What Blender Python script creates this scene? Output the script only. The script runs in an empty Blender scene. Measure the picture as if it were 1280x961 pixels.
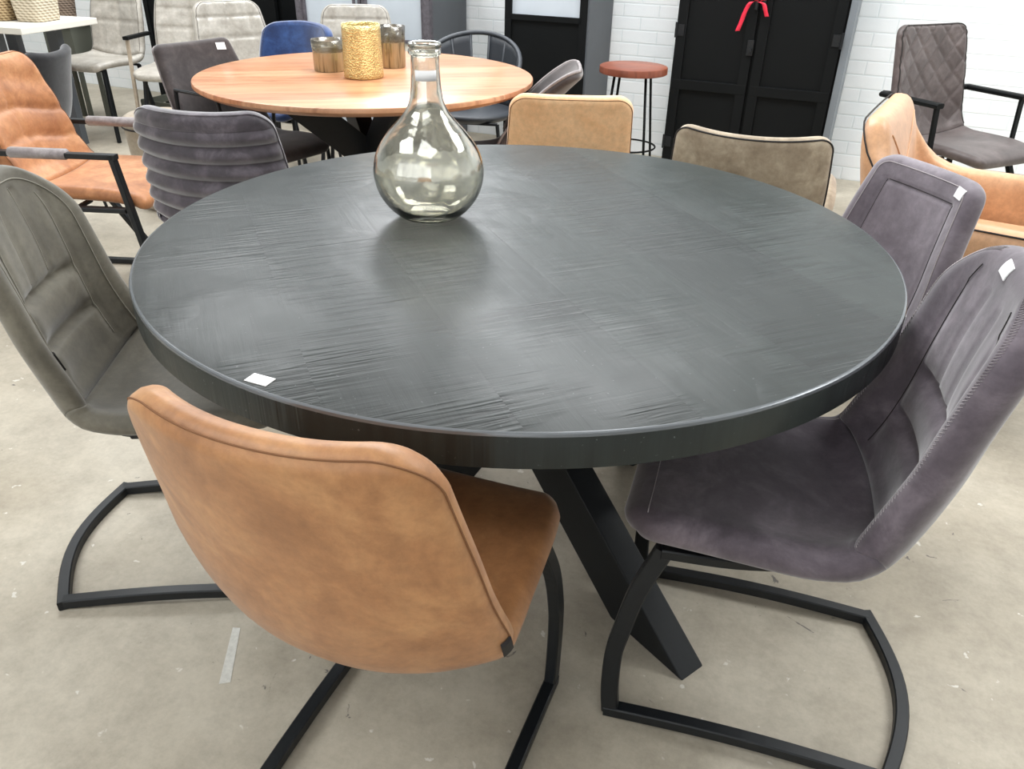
import bpy, bmesh, math, random
import numpy as np
from mathutils import Vector, Matrix
random.seed(4)
C = bpy.context.scene.collection
S = bpy.context.scene

# ------------------------------------------------------------------ camera, world, light, exposure
FPX, PITCH, ROLL, EYE = 980.0, math.radians(30.55), math.radians(1.33), 1.32
cam_d = bpy.data.cameras.new('camera'); cam = bpy.data.objects.new('camera', cam_d); C.objects.link(cam)
cam_d.sensor_width = 36.0; cam_d.lens = 36.0 * FPX / 1280.0; cam_d.clip_end = 60; cam_d.clip_start = 0.02
fw = Vector((0, math.cos(PITCH), -math.sin(PITCH))); rt = Vector((1, 0, 0)); up = rt.cross(fw)
r2 = math.cos(ROLL) * rt + math.sin(ROLL) * up; u2 = -math.sin(ROLL) * rt + math.cos(ROLL) * up
M = Matrix((r2, u2, -fw)).transposed().to_4x4(); M.translation = (0, 0, EYE)
cam.matrix_world = M
S.camera = cam
S.view_settings.view_transform = 'Standard'; S.view_settings.look = 'None'
S.view_settings.gamma = 1.0; S.view_settings.use_curve_mapping = False
S.view_settings.exposure = 0.0

wd = bpy.data.worlds.new('daylight'); S.world = wd; wd.use_nodes = True
wd.node_tree.nodes['Background'].inputs[0].default_value = (0.85, 0.93, 1.0, 1)
wd.node_tree.nodes['Background'].inputs[1].default_value = 1.0

E1 = Vector((0.9161, -0.4010, 0)); E2 = Vector((0.4010, 0.9161, 0))      # along the back wall / towards it
ROOM_ROT = math.atan2(E1.y, E1.x)
def room(a, b, z=0.0): return E1 * a + E2 * b + Vector((0, 0, z))

def area_light(name, loc, size, power, rot=(0, 0, 0), col=(1, 1, 1)):
    l = bpy.data.lights.new(name, 'AREA'); l.shape = 'RECTANGLE'; l.size, l.size_y = size
    l.energy = power; l.color = col
    o = bpy.data.objects.new(name, l); C.objects.link(o); o.location = loc; o.rotation_euler = rot
    return o
CEIL = 3.6
# daylight under the skylights
SKY = [(-4.2, 3.4), (-1.0, 3.4), (2.2, 3.4), (-2.6, -1.0), (0.2, -1.0)]
SKY_P = [120, 135, 115, 64, 22]
for (a, b), pw in zip(SKY, SKY_P):
    area_light('skylight_daylight', room(a, b, CEIL - 0.06), (1.9, 1.5), pw, (0, 0, ROOM_ROT), (0.97, 0.99, 1.0))
# daylight through the shop front behind the camera
area_light('shopfront_daylight', room(-1.0, -2.9, 1.75), (5.5, 2.1), 48, (math.radians(-90), 0, ROOM_ROT + math.pi), (1.0, 0.98, 0.95))

# added fill light at an unseen, added back-wall window, brightens the table by the vase
HW = (-3.0, 2.15, 3.25, 0.42)       # centre along the wall, sill, head, half width
area_light('added_table_fill', room(HW[0], 5.17, (HW[1]+HW[2])/2), (2*HW[3]-.1, HW[2]-HW[1]-.1), 55, (math.radians(-90), 0, ROOM_ROT), (0.96, 0.98, 1.0))

# ------------------------------------------------------------------ materials
def lin(c):
    out = []
    for v in c:
        v /= 255.0
        out.append(v / 12.92 if v <= 0.04045 else ((v + 0.055) / 1.055) ** 2.4)
    return (out[0], out[1], out[2], 1.0)

def nodes_of(name):
    m = bpy.data.materials.new(name); m.use_nodes = True
    nt = m.node_tree; return m, nt, nt.nodes['Principled BSDF']

def link(nt, a, b): nt.links.new(a, b)

def coords(nt, scale=(1, 1, 1), rot=(0, 0, 0), kind='Object'):
    tc = nt.nodes.new('ShaderNodeTexCoord'); mp = nt.nodes.new('ShaderNodeMapping')
    mp.inputs['Scale'].default_value = scale; mp.inputs['Rotation'].default_value = rot
    link(nt, tc.outputs[kind], mp.inputs[0]); return mp.outputs[0]

def noise(nt, vec, scale, detail=4, rough=0.6, dist=0.0):
    n = nt.nodes.new('ShaderNodeTexNoise'); n.inputs['Scale'].default_value = scale
    n.inputs['Detail'].default_value = detail; n.inputs['Roughness'].default_value = rough
    n.inputs['Distortion'].default_value = dist
    link(nt, vec, n.inputs['Vector']); return n.outputs['Fac']

def ramp(nt, fac, stops):
    r = nt.nodes.new('ShaderNodeValToRGB'); el = r.color_ramp.elements
    while len(el) < len(stops): el.new(0.5)
    for e, (p, c) in zip(el, stops): e.position = p; e.color = c
    link(nt, fac, r.inputs[0]); return r.outputs[0]

def mix(nt, a, b, fac, mode='MIX'):
    m = nt.nodes.new('ShaderNodeMix'); m.data_type = 'RGBA'; m.blend_type = mode
    if hasattr(fac, 'is_linked') or isinstance(fac, bpy.types.NodeSocket): link(nt, fac, m.inputs[0])
    else: m.inputs[0].default_value = fac
    for s, v in ((6, a), (7, b)):
        if isinstance(v, bpy.types.NodeSocket): link(nt, v, m.inputs[s])
        else: m.inputs[s].default_value = v
    return m.outputs[2]

def bump(nt, bs, h, strength, dist=0.002, prev=None):
    b = nt.nodes.new('ShaderNodeBump'); b.inputs['Strength'].default_value = strength
    b.inputs['Distance'].default_value = dist; link(nt, h, b.inputs['Height'])
    if prev is not None: link(nt, prev, b.inputs['Normal'])
    link(nt, b.outputs[0], bs.inputs['Normal']); return b.outputs[0]

def plain(name, c, rough=0.5, metal=0.0, spec=0.5, var=0.0, bmp=0.0, nscale=30):
    m, nt, bs = nodes_of(name)
    bs.inputs['Roughness'].default_value = rough; bs.inputs['Metallic'].default_value = metal
    bs.inputs['Specular IOR Level'].default_value = spec
    base = lin(c)
    if var or bmp:
        v = coords(nt); f = noise(nt, v, nscale)
        lo = tuple(x * (1 - var) for x in base[:3]) + (1,); hi = tuple(min(1, x * (1 + var)) for x in base[:3]) + (1,)
        link(nt, ramp(nt, f, [(0.3, lo), (0.7, hi)]), bs.inputs['Base Color'])
        if bmp: bump(nt, bs, f, bmp)
    else: bs.inputs['Base Color'].default_value = base
    return m

def leather(name, dark, mid, light, rough=0.62, sheen=0.3, big=7.0, spec=0.35):
    m, nt, bs = nodes_of(name)
    v = coords(nt); a = noise(nt, v, big, 6, 0.65, 0.4); b = noise(nt, v, 55, 5, 0.7)
    c1 = ramp(nt, a, [(0.28, lin(dark)), (0.5, lin(mid)), (0.72, lin(light))])
    c2 = ramp(nt, b, [(0.3, (0.62, 0.62, 0.62, 1)), (0.65, (1, 1, 1, 1))])
    link(nt, mix(nt, c1, c2, 0.55, 'MULTIPLY'), bs.inputs['Base Color'])
    bs.inputs['Roughness'].default_value = rough; bs.inputs['Specular IOR Level'].default_value = spec
    bs.inputs['Sheen Weight'].default_value = sheen; bs.inputs['Sheen Roughness'].default_value = 0.45
    p = bump(nt, bs, noise(nt, v, 260, 3, 0.6), 0.25, 0.0006)
    bump(nt, bs, noise(nt, v, 14, 3), 0.25, 0.004, p)
    return m

MAT = {}
MAT['cognac'] = leather('cognac_leather', (144, 97, 59), (172, 121, 78), (196, 146, 98), 0.45, 0.12, 8, 0.5)
MAT['cognac_light'] = leather('pale_cognac_leather', (230, 174, 124), (244, 196, 148), (250, 210, 166), 0.5, 0.2, 5)
MAT['cognac_arm'] = leather('patchwork_cognac_leather', (146, 92, 58), (182, 124, 82), (212, 156, 110), 0.5, 0.15, 7)
MAT['tan'] = leather('tan_leather', (190, 142, 104), (212, 164, 124), (226, 180, 140), 0.42, 0.1, 5, 0.5)
MAT['violet'] = leather('violet_grey_suede', (68, 60, 67), (96, 87, 95), (130, 120, 128), 0.7, 0.5, 9, 0.3)
MAT['violet_light'] = leather('light_violet_grey_suede', (94, 85, 93), (118, 109, 117), (144, 135, 143), 0.65, 0.5, 8, 0.3)
MAT['olive'] = leather('olive_grey_suede', (88, 84, 74), (104, 99, 87), (124, 119, 105), 0.65, 0.35, 9, 0.35)
MAT['taupe'] = leather('taupe_suede', (142, 126, 106), (170, 154, 132), (196, 181, 158), 0.75, 0.4, 16, 0.25)
MAT['dark'] = leather('charcoal_fabric', (52, 47, 47), (66, 60, 60), (84, 77, 76), 0.85, 0.4, 10, 0.2)
MAT['slate'] = leather('slate_fabric', (32, 32, 34), (42, 42, 44), (58, 58, 60), 0.85, 0.4, 10, 0.2)
MAT['quilt'] = leather('brown_grey_leather', (66, 56, 54), (86, 75, 73), (112, 101, 99), 0.5, 0.2, 8, 0.45)
MAT['velvet'] = leather('grey_violet_velvet', (48, 43, 48), (74, 67, 74), (112, 104, 112), 0.6, 0.9, 14, 0.3)
MAT['silver'] = leather('silver_taupe_leather', (150, 143, 133), (176, 170, 160), (204, 199, 190), 0.32, 0.1, 7, 0.7)
MAT['beige'] = leather('beige_leather', (150, 136, 118), (170, 156, 138), (190, 178, 160), 0.45, 0.1, 7)
MAT['blue'] = leather('royal_blue_velvet', (18, 38, 78), (28, 56, 106), (52, 86, 142), 0.6, 0.8, 9, 0.3)
MAT['greyarm'] = leather('grey_arm_leather', (120, 112, 112), (142, 134, 134), (160, 152, 150), 0.5, 0.2, 30)
MAT['seam'] = plain('dark_thread', (38, 34, 32), 0.8)
MAT['brownseam'] = plain('brown_thread', (118, 78, 46), 0.8)
MAT['lightseam'] = plain('pale_thread', (172, 164, 166), 0.8)
MAT['oliveseam'] = plain('olive_thread', (150, 146, 134), 0.8)
MAT['iron'] = plain('black_powder_coated_steel', (20, 23, 26), 0.42, 0.0, 0.35, 0.15, 0.05, 60)
MAT['iron_dark'] = plain('black_steel', (11, 13, 14), 0.6, 0.0, 0.15)
MAT['mesh'] = plain('black_plastic', (50, 54, 60), 0.5)
MAT['paper'] = plain('white_paper', (246, 246, 246), 0.7)
MAT['paintmark'] = plain('old_white_paint', (208, 206, 198), 0.7, 0, 0.3, 0.12, 0, 90)
MAT['tag'] = plain('woven_black_tag', (22, 20, 20), 0.6)
MAT['tagprint'] = plain('tag_print', (150, 145, 140), 0.6)
MAT['red'] = plain('red_ribbon_satin', (226, 44, 70), 0.4, 0, 0.5)
MAT['greymetal'] = plain('blue_grey_metal', (116, 122, 128), 0.5, 0.0, 0.5, 0.06, 0.0, 4)
MAT['dgreymetal'] = plain('dark_grey_metal', (82, 86, 91), 0.5, 0.0, 0.5, 0.06, 0.0, 4)
MAT['zinc'] = plain('brushed_zinc', (158, 163, 170), 0.45, 0.3, 0.5, 0.10, 0.02, 6)
MAT['zincpanel'] = plain('pale_grey_enamel', (188, 196, 204), 0.4, 0.0, 0.5, 0.04, 0.0, 5)
MAT['rustframe'] = plain('worn_iron', (96, 92, 98), 0.6, 0.2, 0.4, 0.3, 0.1, 40)
MAT['white'] = plain('white_laminate', (226, 222, 212), 0.5)
MAT['ceil'] = plain('ceiling_paint', (225, 227, 228), 0.9)
MAT['plaster'] = plain('white_plaster', (232, 234, 235), 0.9, 0, 0.3, 0.03, 0.05, 8)
MAT['dullred'] = plain('dull_red_crate', (112, 44, 36), 0.7)
MAT['crate'] = plain('grey_green_crate', (92, 94, 84), 0.8)

def concrete():
    m, nt, bs = nodes_of('worn_concrete'); v = coords(nt)
    a = noise(nt, v, 1.3, 6, 0.6, 0.3); b = noise(nt, v, 9, 8, 0.75); c = noise(nt, v, 70, 4, 0.7)
    c1 = ramp(nt, a, [(0.3, lin((164, 154, 136))), (0.5, lin((184, 175, 158))), (0.7, lin((202, 194, 178)))])
    c2 = ramp(nt, b, [(0.3, (0.66, 0.65, 0.64, 1)), (0.58, (1, 1, 1, 1))])
    c3 = ramp(nt, c, [(0.25, (0.78, 0.78, 0.77, 1)), (0.6, (1, 1, 1, 1))])
    col = mix(nt, mix(nt, c1, c2, 0.7, 'MULTIPLY'), c3, 0.5, 'MULTIPLY')
    # pale plaster specks and dark pits
    sp = noise(nt, v, 26, 3, 0.6, 0.3)
    spk = ramp(nt, sp, [(0.685, (0, 0, 0, 1)), (0.72, (0.85, 0.85, 0.85, 1))])
    col = mix(nt, col, lin((214, 210, 200)), spk)
    v2 = coords(nt, (1, 1, 1), (0.3, 0.2, 1.0)); dk = noise(nt, v2, 11, 4, 0.6, 2.0)
    dkm = ramp(nt, dk, [(0.27, (1, 1, 1, 1)), (0.30, (0, 0, 0, 1))])
    col = mix(nt, col, lin((112, 108, 102)), dkm)
    link(nt, col, bs.inputs['Base Color'])
    bs.inputs['Roughness'].default_value = 0.55; bs.inputs['Specular IOR Level'].default_value = 0.4
    bump(nt, bs, b, 0.2, 0.003); return m
MAT['floor'] = concrete()

def brick():
    m, nt, bs = nodes_of('white_painted_brick')
    tc = nt.nodes.new('ShaderNodeTexCoord'); sx = nt.nodes.new('ShaderNodeSeparateXYZ'); cb = nt.nodes.new('ShaderNodeCombineXYZ')
    link(nt, tc.outputs['Object'], sx.inputs[0]); link(nt, sx.outputs[0], cb.inputs[0]); link(nt, sx.outputs[2], cb.inputs[1])
    br = nt.nodes.new('ShaderNodeTexBrick'); link(nt, cb.outputs[0], br.inputs['Vector'])
    br.inputs['Scale'].default_value = 1.0; br.inputs['Brick Width'].default_value = 0.225; br.inputs['Row Height'].default_value = 0.075
    br.inputs['Mortar Size'].default_value = 0.006; br.inputs['Mortar Smooth'].default_value = 0.6
    br.inputs['Color1'].default_value = lin((246, 248, 249)); br.inputs['Color2'].default_value = lin((243, 246, 248))
    br.inputs['Mortar'].default_value = lin((233, 238, 240))
    n = noise(nt, coords(nt), 3.0); c = ramp(nt, n, [(0.3, (0.93, 0.95, 0.96, 1)), (0.65, (1, 1, 1, 1))])
    link(nt, mix(nt, br.outputs['Color'], c, 1.0, 'MULTIPLY'), bs.inputs['Base Color'])
    bs.inputs['Roughness'].default_value = 0.6
    inv = nt.nodes.new('ShaderNodeMath'); inv.operation = 'SUBTRACT'; inv.inputs[0].default_value = 1; link(nt, br.outputs['Fac'], inv.inputs[1])
    p = bump(nt, bs, inv.outputs[0], 0.35, 0.004); bump(nt, bs, noise(nt, coords(nt), 40), 0.25, 0.003, p)
    return m
MAT['brick'] = brick()

def black_wood(rot):
    m, nt, bs = nodes_of('black_stained_mango_wood')
    v = coords(nt, (1, 1, 1), (0, 0, rot))
    sep = nt.nodes.new('ShaderNodeSeparateXYZ'); link(nt, v, sep.inputs[0])
    def mth(op, a, b=None):
        n = nt.nodes.new('ShaderNodeMath'); n.operation = op
        for i, q in ((0, a), (1, b)):
            if q is None: continue
            if isinstance(q, bpy.types.NodeSocket): link(nt, q, n.inputs[i])
            else: n.inputs[i].default_value = q
        return n.outputs[0]
    # boards run along x; index across y
    yy = mth('DIVIDE', mth('ADD', sep.outputs[1], 0.05), 0.23); idx = mth('FLOOR', yy); fr = mth('FRACT', yy)
    edge = mth('ABSOLUTE', mth('SUBTRACT', fr, 0.5))                 # 0.5 on the joint
    joint = ramp(nt, edge, [(0.482, (0, 0, 0, 1)), (0.5, (1, 1, 1, 1))])
    wn = nt.nodes.new('ShaderNodeTexWhiteNoise'); wn.noise_dimensions = '1D'; link(nt, idx, wn.inputs['W'])
    # saw marks: short ridges running across each board
    mp = nt.nodes.new('ShaderNodeMapping'); mp.inputs['Scale'].default_value = (85, 5.0, 1); link(nt, v, mp.inputs[0])
    cb = nt.nodes.new('ShaderNodeCombineXYZ'); link(nt, mth('MULTIPLY', idx, 7.3), cb.inputs[2])
    va = nt.nodes.new('ShaderNodeVectorMath'); va.operation = 'ADD'; link(nt, mp.outputs[0], va.inputs[0]); link(nt, cb.outputs[0], va.inputs[1])
    saw = noise(nt, va.outputs[0], 1.0, 2, 0.5, 0.6)
    patch = ramp(nt, noise(nt, v, 5.5, 2, 0.5), [(0.40, (0, 0, 0, 1)), (0.60, (1, 1, 1, 1))])
    sawm = mth('MULTIPLY', saw, patch)
    mp2 = nt.nodes.new('ShaderNodeMapping'); mp2.inputs['Scale'].default_value = (3, 45, 1); link(nt, v, mp2.inputs[0])
    grain = noise(nt, mp2.outputs[0], 1.0, 6, 0.65, 0.5)
    c1 = ramp(nt, wn.outputs['Value'], [(0.0, lin((32, 38, 37))), (1.0, lin((45, 52, 50)))])
    c2 = ramp(nt, grain, [(0.3, (0.72, 0.72, 0.72, 1)), (0.7, (1.1, 1.1, 1.1, 1))])
    col = mix(nt, c1, c2, 0.8, 'MULTIPLY')
    col = mix(nt, col, lin((30, 33, 34)), mth('MULTIPLY', mth('MULTIPLY', joint, noise(nt, v, 2.5, 2)), 0.6))
    col = mix(nt, col, ramp(nt, saw, [(0.32, (0.55, 0.56, 0.56, 1)), (0.48, (1, 1, 1, 1)), (0.66, (1.25, 1.25, 1.25, 1))]), patch, 'MULTIPLY')
    wear = ramp(nt, noise(nt, v, 130, 2, 0.5), [(0.70, (0, 0, 0, 1)), (0.78, (1, 1, 1, 1))])
    col = mix(nt, col, lin((104, 108, 108)), mth('MULTIPLY', wear, 0.6))
    link(nt, col, bs.inputs['Base Color'])
    link(nt, ramp(nt, noise(nt, v, 4, 3), [(0.3, (0.36, 0.36, 0.36, 1)), (0.7, (0.48, 0.48, 0.48, 1))]), bs.inputs['Roughness'])
    bs.inputs['Specular IOR Level'].default_value = 0.42
    p = bump(nt, bs, sawm, 1.0, 0.0028); p = bump(nt, bs, grain, 0.35, 0.0012, p); bump(nt, bs, mth('SUBTRACT', 1.0, joint), 0.05, 0.0015, p)
    return m

def plank_wood(name, cols, width, rot, rough=0.35, edge=None):
    m, nt, bs = nodes_of(name)
    v = coords(nt, (1, 1, 1), (0, 0, rot))
    sep = nt.nodes.new('ShaderNodeSeparateXYZ'); link(nt, v, sep.inputs[0])
    d = nt.nodes.new('ShaderNodeMath'); d.operation = 'DIVIDE'; d.inputs[1].default_value = width; link(nt, sep.outputs[1], d.inputs[0])
    fl = nt.nodes.new('ShaderNodeMath'); fl.operation = 'FLOOR'; link(nt, d.outputs[0], fl.inputs[0])
    wn = nt.nodes.new('ShaderNodeTexWhiteNoise'); wn.noise_dimensions = '1D'; link(nt, fl.outputs[0], wn.inputs['W'])
    n = len(cols); c1 = ramp(nt, wn.outputs['Value'], [(i / (n - 1), lin(c)) for i, c in enumerate(cols)])
    mp = nt.nodes.new('ShaderNodeMapping'); mp.inputs['Scale'].default_value = (2.2, 26, 2.2); link(nt, v, mp.inputs[0])
    g = noise(nt, mp.outputs[0], 1.2, 6, 0.65, 1.2)
    c2 = ramp(nt, g, [(0.34, (0.56, 0.44, 0.36, 1)), (0.5, (0.94, 0.90, 0.86, 1)), (0.7, (1.08, 1.08, 1.05, 1))])
    link(nt, mix(nt, c1, c2, 0.85, 'MULTIPLY'), bs.inputs['Base Color'])
    bs.inputs['Roughness'].default_value = rough; bump(nt, bs, g, 0.15, 0.001); return m

def wicker(name, a, b):
    m, nt, bs = nodes_of(name); v = coords(nt)
    w1 = nt.nodes.new('ShaderNodeTexWave'); w1.bands_direction = 'Z'; w1.inputs['Scale'].default_value = 22; w1.inputs['Distortion'].default_value = 1.5
    w2 = nt.nodes.new('ShaderNodeTexWave'); w2.bands_direction = 'DIAGONAL'; w2.inputs['Scale'].default_value = 18; w2.inputs['Distortion'].default_value = 1
    link(nt, v, w1.inputs[0]); link(nt, v, w2.inputs[0])
    f = mix(nt, w1.outputs['Color'], w2.outputs['Color'], 0.45, 'MIX')
    link(nt, ramp(nt, f, [(0.2, lin(a)), (0.7, lin(b))]), bs.inputs['Base Color'])
    bs.inputs['Roughness'].default_value = 0.8; bump(nt, bs, f, 0.8, 0.006); return m
MAT['wicker'] = wicker('honey_wicker', (120, 94, 62), (196, 172, 132))
MAT['wicker_pale'] = wicker('pale_wicker', (160, 146, 122), (222, 210, 188))
MAT['wicker_dark'] = wicker('grey_brown_wicker', (84, 70, 60), (142, 124, 108))

def mercury_glass(name, tint, fac, rough=0.03, speck=None):
    m, nt, bs = nodes_of(name)
    bs.inputs['Base Color'].default_value = lin(tint); bs.inputs['Transmission Weight'].default_value = 1.0
    bs.inputs['Roughness'].default_value = rough; bs.inputs['IOR'].default_value = 1.5
    gl = nt.nodes.new('ShaderNodeBsdfGlossy'); gl.inputs['Color'].default_value = lin((236, 236, 228)); gl.inputs['Roughness'].default_value = rough + 0.04
    mx = nt.nodes.new('ShaderNodeMixShader'); link(nt, bs.outputs[0], mx.inputs[1]); link(nt, gl.outputs[0], mx.inputs[2])
    v = coords(nt); n = noise(nt, v, 16, 6, 0.65, 0.8)
    link(nt, ramp(nt, n, [(0.36, (fac * 0.4,) * 3 + (1,)), (0.68, (min(1, fac * 1.7),) * 3 + (1,))]), mx.inputs[0])
    b = nt.nodes.new('ShaderNodeBump'); b.inputs['Strength'].default_value = 0.25; b.inputs['Distance'].default_value = 0.002
    link(nt, noise(nt, v, 28, 2), b.inputs['Height']); link(nt, b.outputs[0], bs.inputs['Normal']); link(nt, b.outputs[0], gl.inputs['Normal'])
    link(nt, mx.outputs[0], nt.nodes['Material Output'].inputs[0]); return m
MAT['vase'] = mercury_glass('antique_silvered_glass', (250, 248, 240), 0.2)

def gold_glass(name, c1, c2, scale, rough=0.25, metal=0.8, stripes=False):
    m, nt, bs = nodes_of(name); v = coords(nt)
    if stripes:
        v = coords(nt, (1, 1, 0.06))
    vo = nt.nodes.new('ShaderNodeTexVoronoi'); vo.inputs['Scale'].default_value = scale; link(nt, v, vo.inputs['Vector'])
    link(nt, ramp(nt, vo.outputs['Distance'], [(0.05, lin(c2)), (0.55, lin(c1))]), bs.inputs['Base Color'])
    bs.inputs['Metallic'].default_value = metal; bs.inputs['Roughness'].default_value = rough
    bump(nt, bs, vo.outputs['Distance'], 0.9, 0.004); return m
MAT['gold'] = gold_glass('crackled_gold_glass', (240, 220, 156), (150, 126, 72), 190, 0.26, 0.8)
MAT['amberglass'] = gold_glass('fluted_amber_glass', (168, 154, 124), (100, 88, 64), 90, 0.18, 0.4, True)
MAT['clearglass'] = mercury_glass('smoky_clear_glass', (236, 236, 236), 0.03, 0.2)

# ------------------------------------------------------------------ mesh helpers
def mesh_obj(name, verts, faces, mat, parent=None, smooth=True, mats=None):
    me = bpy.data.meshes.new(name); me.from_pydata([tuple(map(float, v)) for v in verts], [], [tuple(map(int, f)) for f in faces])
    me.validate(); me.update()
    bm = bmesh.new(); bm.from_mesh(me); bmesh.ops.recalc_face_normals(bm, faces=bm.faces); bm.to_mesh(me); bm.free()
    if smooth: me.polygons.foreach_set('use_smooth', [True] * len(me.polygons))
    me.materials.append(mat)
    o = bpy.data.objects.new(name, me); C.objects.link(o)
    if parent is not None: o.parent = parent
    return o

class MB:
    """collects pieces that make ONE part"""
    def __init__(s): s.v = []; s.f = []
    def add(s, v, f):
        n = len(s.v); s.v += [tuple(x) for x in v]; s.f += [tuple(i + n for i in q) for q in f]; return s
    def box(s, c, d, rz=0.0, bev=0.0):
        bm = bmesh.new(); bmesh.ops.create_cube(bm, size=1.0)
        bmesh.ops.scale(bm, vec=d, verts=bm.verts)
        if bev: bmesh.ops.bevel(bm, geom=bm.edges[:], offset=bev, segments=2, affect='EDGES', profile=0.6)
        bmesh.ops.rotate(bm, cent=(0, 0, 0), matrix=Matrix.Rotation(rz, 3, 'Z'), verts=bm.verts)
        bmesh.ops.translate(bm, vec=c, verts=bm.verts)
        bm.verts.index_update(); s.add([v.co[:] for v in bm.verts], [[v.index for v in f.verts] for f in bm.faces]); bm.free(); return s
    def sweep(s, path, w, h, upv=(0, 0, 1), bev=0.0025, closed=False, ext=0.0):
        """rectangular tube of width w (sideways) and height h (along upv) along a path, mitred at bends"""
        P = [Vector(p) for p in path]; n = len(P); U = Vector(upv)
        if ext: P[0] = P[0] + (P[0] - P[1]).normalized() * ext; P[-1] = P[-1] + (P[-1] - P[-2]).normalized() * ext
        b = bev; sec = [(-w/2+b, -h/2), (w/2-b, -h/2), (w/2, -h/2+b), (w/2, h/2-b), (w/2-b, h/2), (-w/2+b, h/2), (-w/2, h/2-b), (-w/2, -h/2+b)]
        vs = []
        for i in range(n):
            a = (P[i] - P[i-1]).normalized() if i else (P[1] - P[0]).normalized()
            c = (P[i+1] - P[i]).normalized() if i < n - 1 else a
            t = (a + c).normalized(); k = 1.0 / max(0.5, t.dot(a))
            side = t.cross(U).normalized(); upn = side.cross(t).normalized()
            # stretch across the bend plane
            bn = (c - a); bn = bn.normalized() if bn.length > 1e-4 else None
            for x, y in sec:
                off = side * x + upn * y
                if bn is not None: off = off + bn * (off.dot(bn)) * (k - 1)
                vs.append(P[i] + off)
        m = len(sec); fs = []
        for i in range(n - 1):
            for j in range(m): fs.append((i*m+j, i*m+(j+1) % m, (i+1)*m+(j+1) % m, (i+1)*m+j))
        fs.append(tuple(range(m))); fs.append(tuple((n-1)*m + j for j in reversed(range(m))))
        return s.add(vs, fs)
    def tube(s, path, r, seg=8):
        P = [Vector(p) for p in path]; n = len(P); vs = []; fs = []
        ref = Vector((0.13, 0.31, 0.94)); prev = None
        for i in range(n):
            t = (P[min(i+1, n-1)] - P[max(i-1, 0)]).normalized()
            sd = t.cross(ref if prev is None else prev); 
            if prev is None: a = sd.normalized()
            else: a = (prev - t * prev.dot(t)).normalized()
            prev = a; b = t.cross(a)
            ri = r if not hasattr(r, '__len__') else r[i]
            for k in range(seg):
                an = 2*math.pi*k/seg; vs.append(P[i] + (a*math.cos(an) + b*math.sin(an))*ri)
        for i in range(n-1):
            for k in range(seg): fs.append((i*seg+k, i*seg+(k+1) % seg, (i+1)*seg+(k+1) % seg, (i+1)*seg+k))
        fs.append(tuple(range(seg))); fs.append(tuple((n-1)*seg+k for k in range(seg)))
        return s.add(vs, fs)
    def lathe(s, prof, c=(0, 0, 0), seg=48, sx=1.0, sy=1.0):
        vs = []; fs = []; n = len(prof)
        for r, z in prof:
            for k in range(seg):
                a = 2*math.pi*k/seg; vs.append((c[0]+max(r, 1e-5)*math.cos(a)*sx, c[1]+max(r, 1e-5)*math.sin(a)*sy, c[2]+z))
        for i in range(n-1):
            for k in range(seg): fs.append((i*seg+k, i*seg+(k+1) % seg, (i+1)*seg+(k+1) % seg, (i+1)*seg+k))
        return s.add(vs, fs)
    def build(s, name, mat, parent=None, smooth=False, auto=None):
        o = mesh_obj(name, s.v, s.f, mat, parent, smooth)
        if auto: 
            me = o.data; me.polygons.foreach_set('use_smooth', [True]*len(me.polygons)); me.set_sharp_from_angle(angle=math.radians(auto))
        return o

def tagged(o, label, cat, group=None):
    o['label'] = label; o['category'] = cat
    if group: o['group'] = group
    return o
def thing(name, label, cat, loc, rz=0.0, group=None):
    o = bpy.data.objects.new(name, None); C.objects.link(o); o.location = loc; o.rotation_euler = (0, 0, rz); o.empty_display_size = 0.1
    return tagged(o, label, cat, group)
def struct(o): o['kind'] = 'structure'; return o
def facing(fx, fy): return math.atan2(fy, fx) - math.pi/2        # local +Y looks along (fx, fy)

def catmull(pts, n):
    p = np.array(pts, float); p = np.vstack([2*p[0]-p[1], p, 2*p[-1]-p[-2]]); out = []
    m = len(p) - 3
    for i in range(m):
        a, b, c, d = p[i:i+4]; k = n // m + 1
        for t in np.linspace(0, 1, k, endpoint=False):
            out.append(0.5*((2*b)+(-a+c)*t+(2*a-5*b+4*c-d)*t*t+(-a+3*b-3*c+d)*t**3))
    out.append(p[-2]); return np.array(out)

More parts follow.
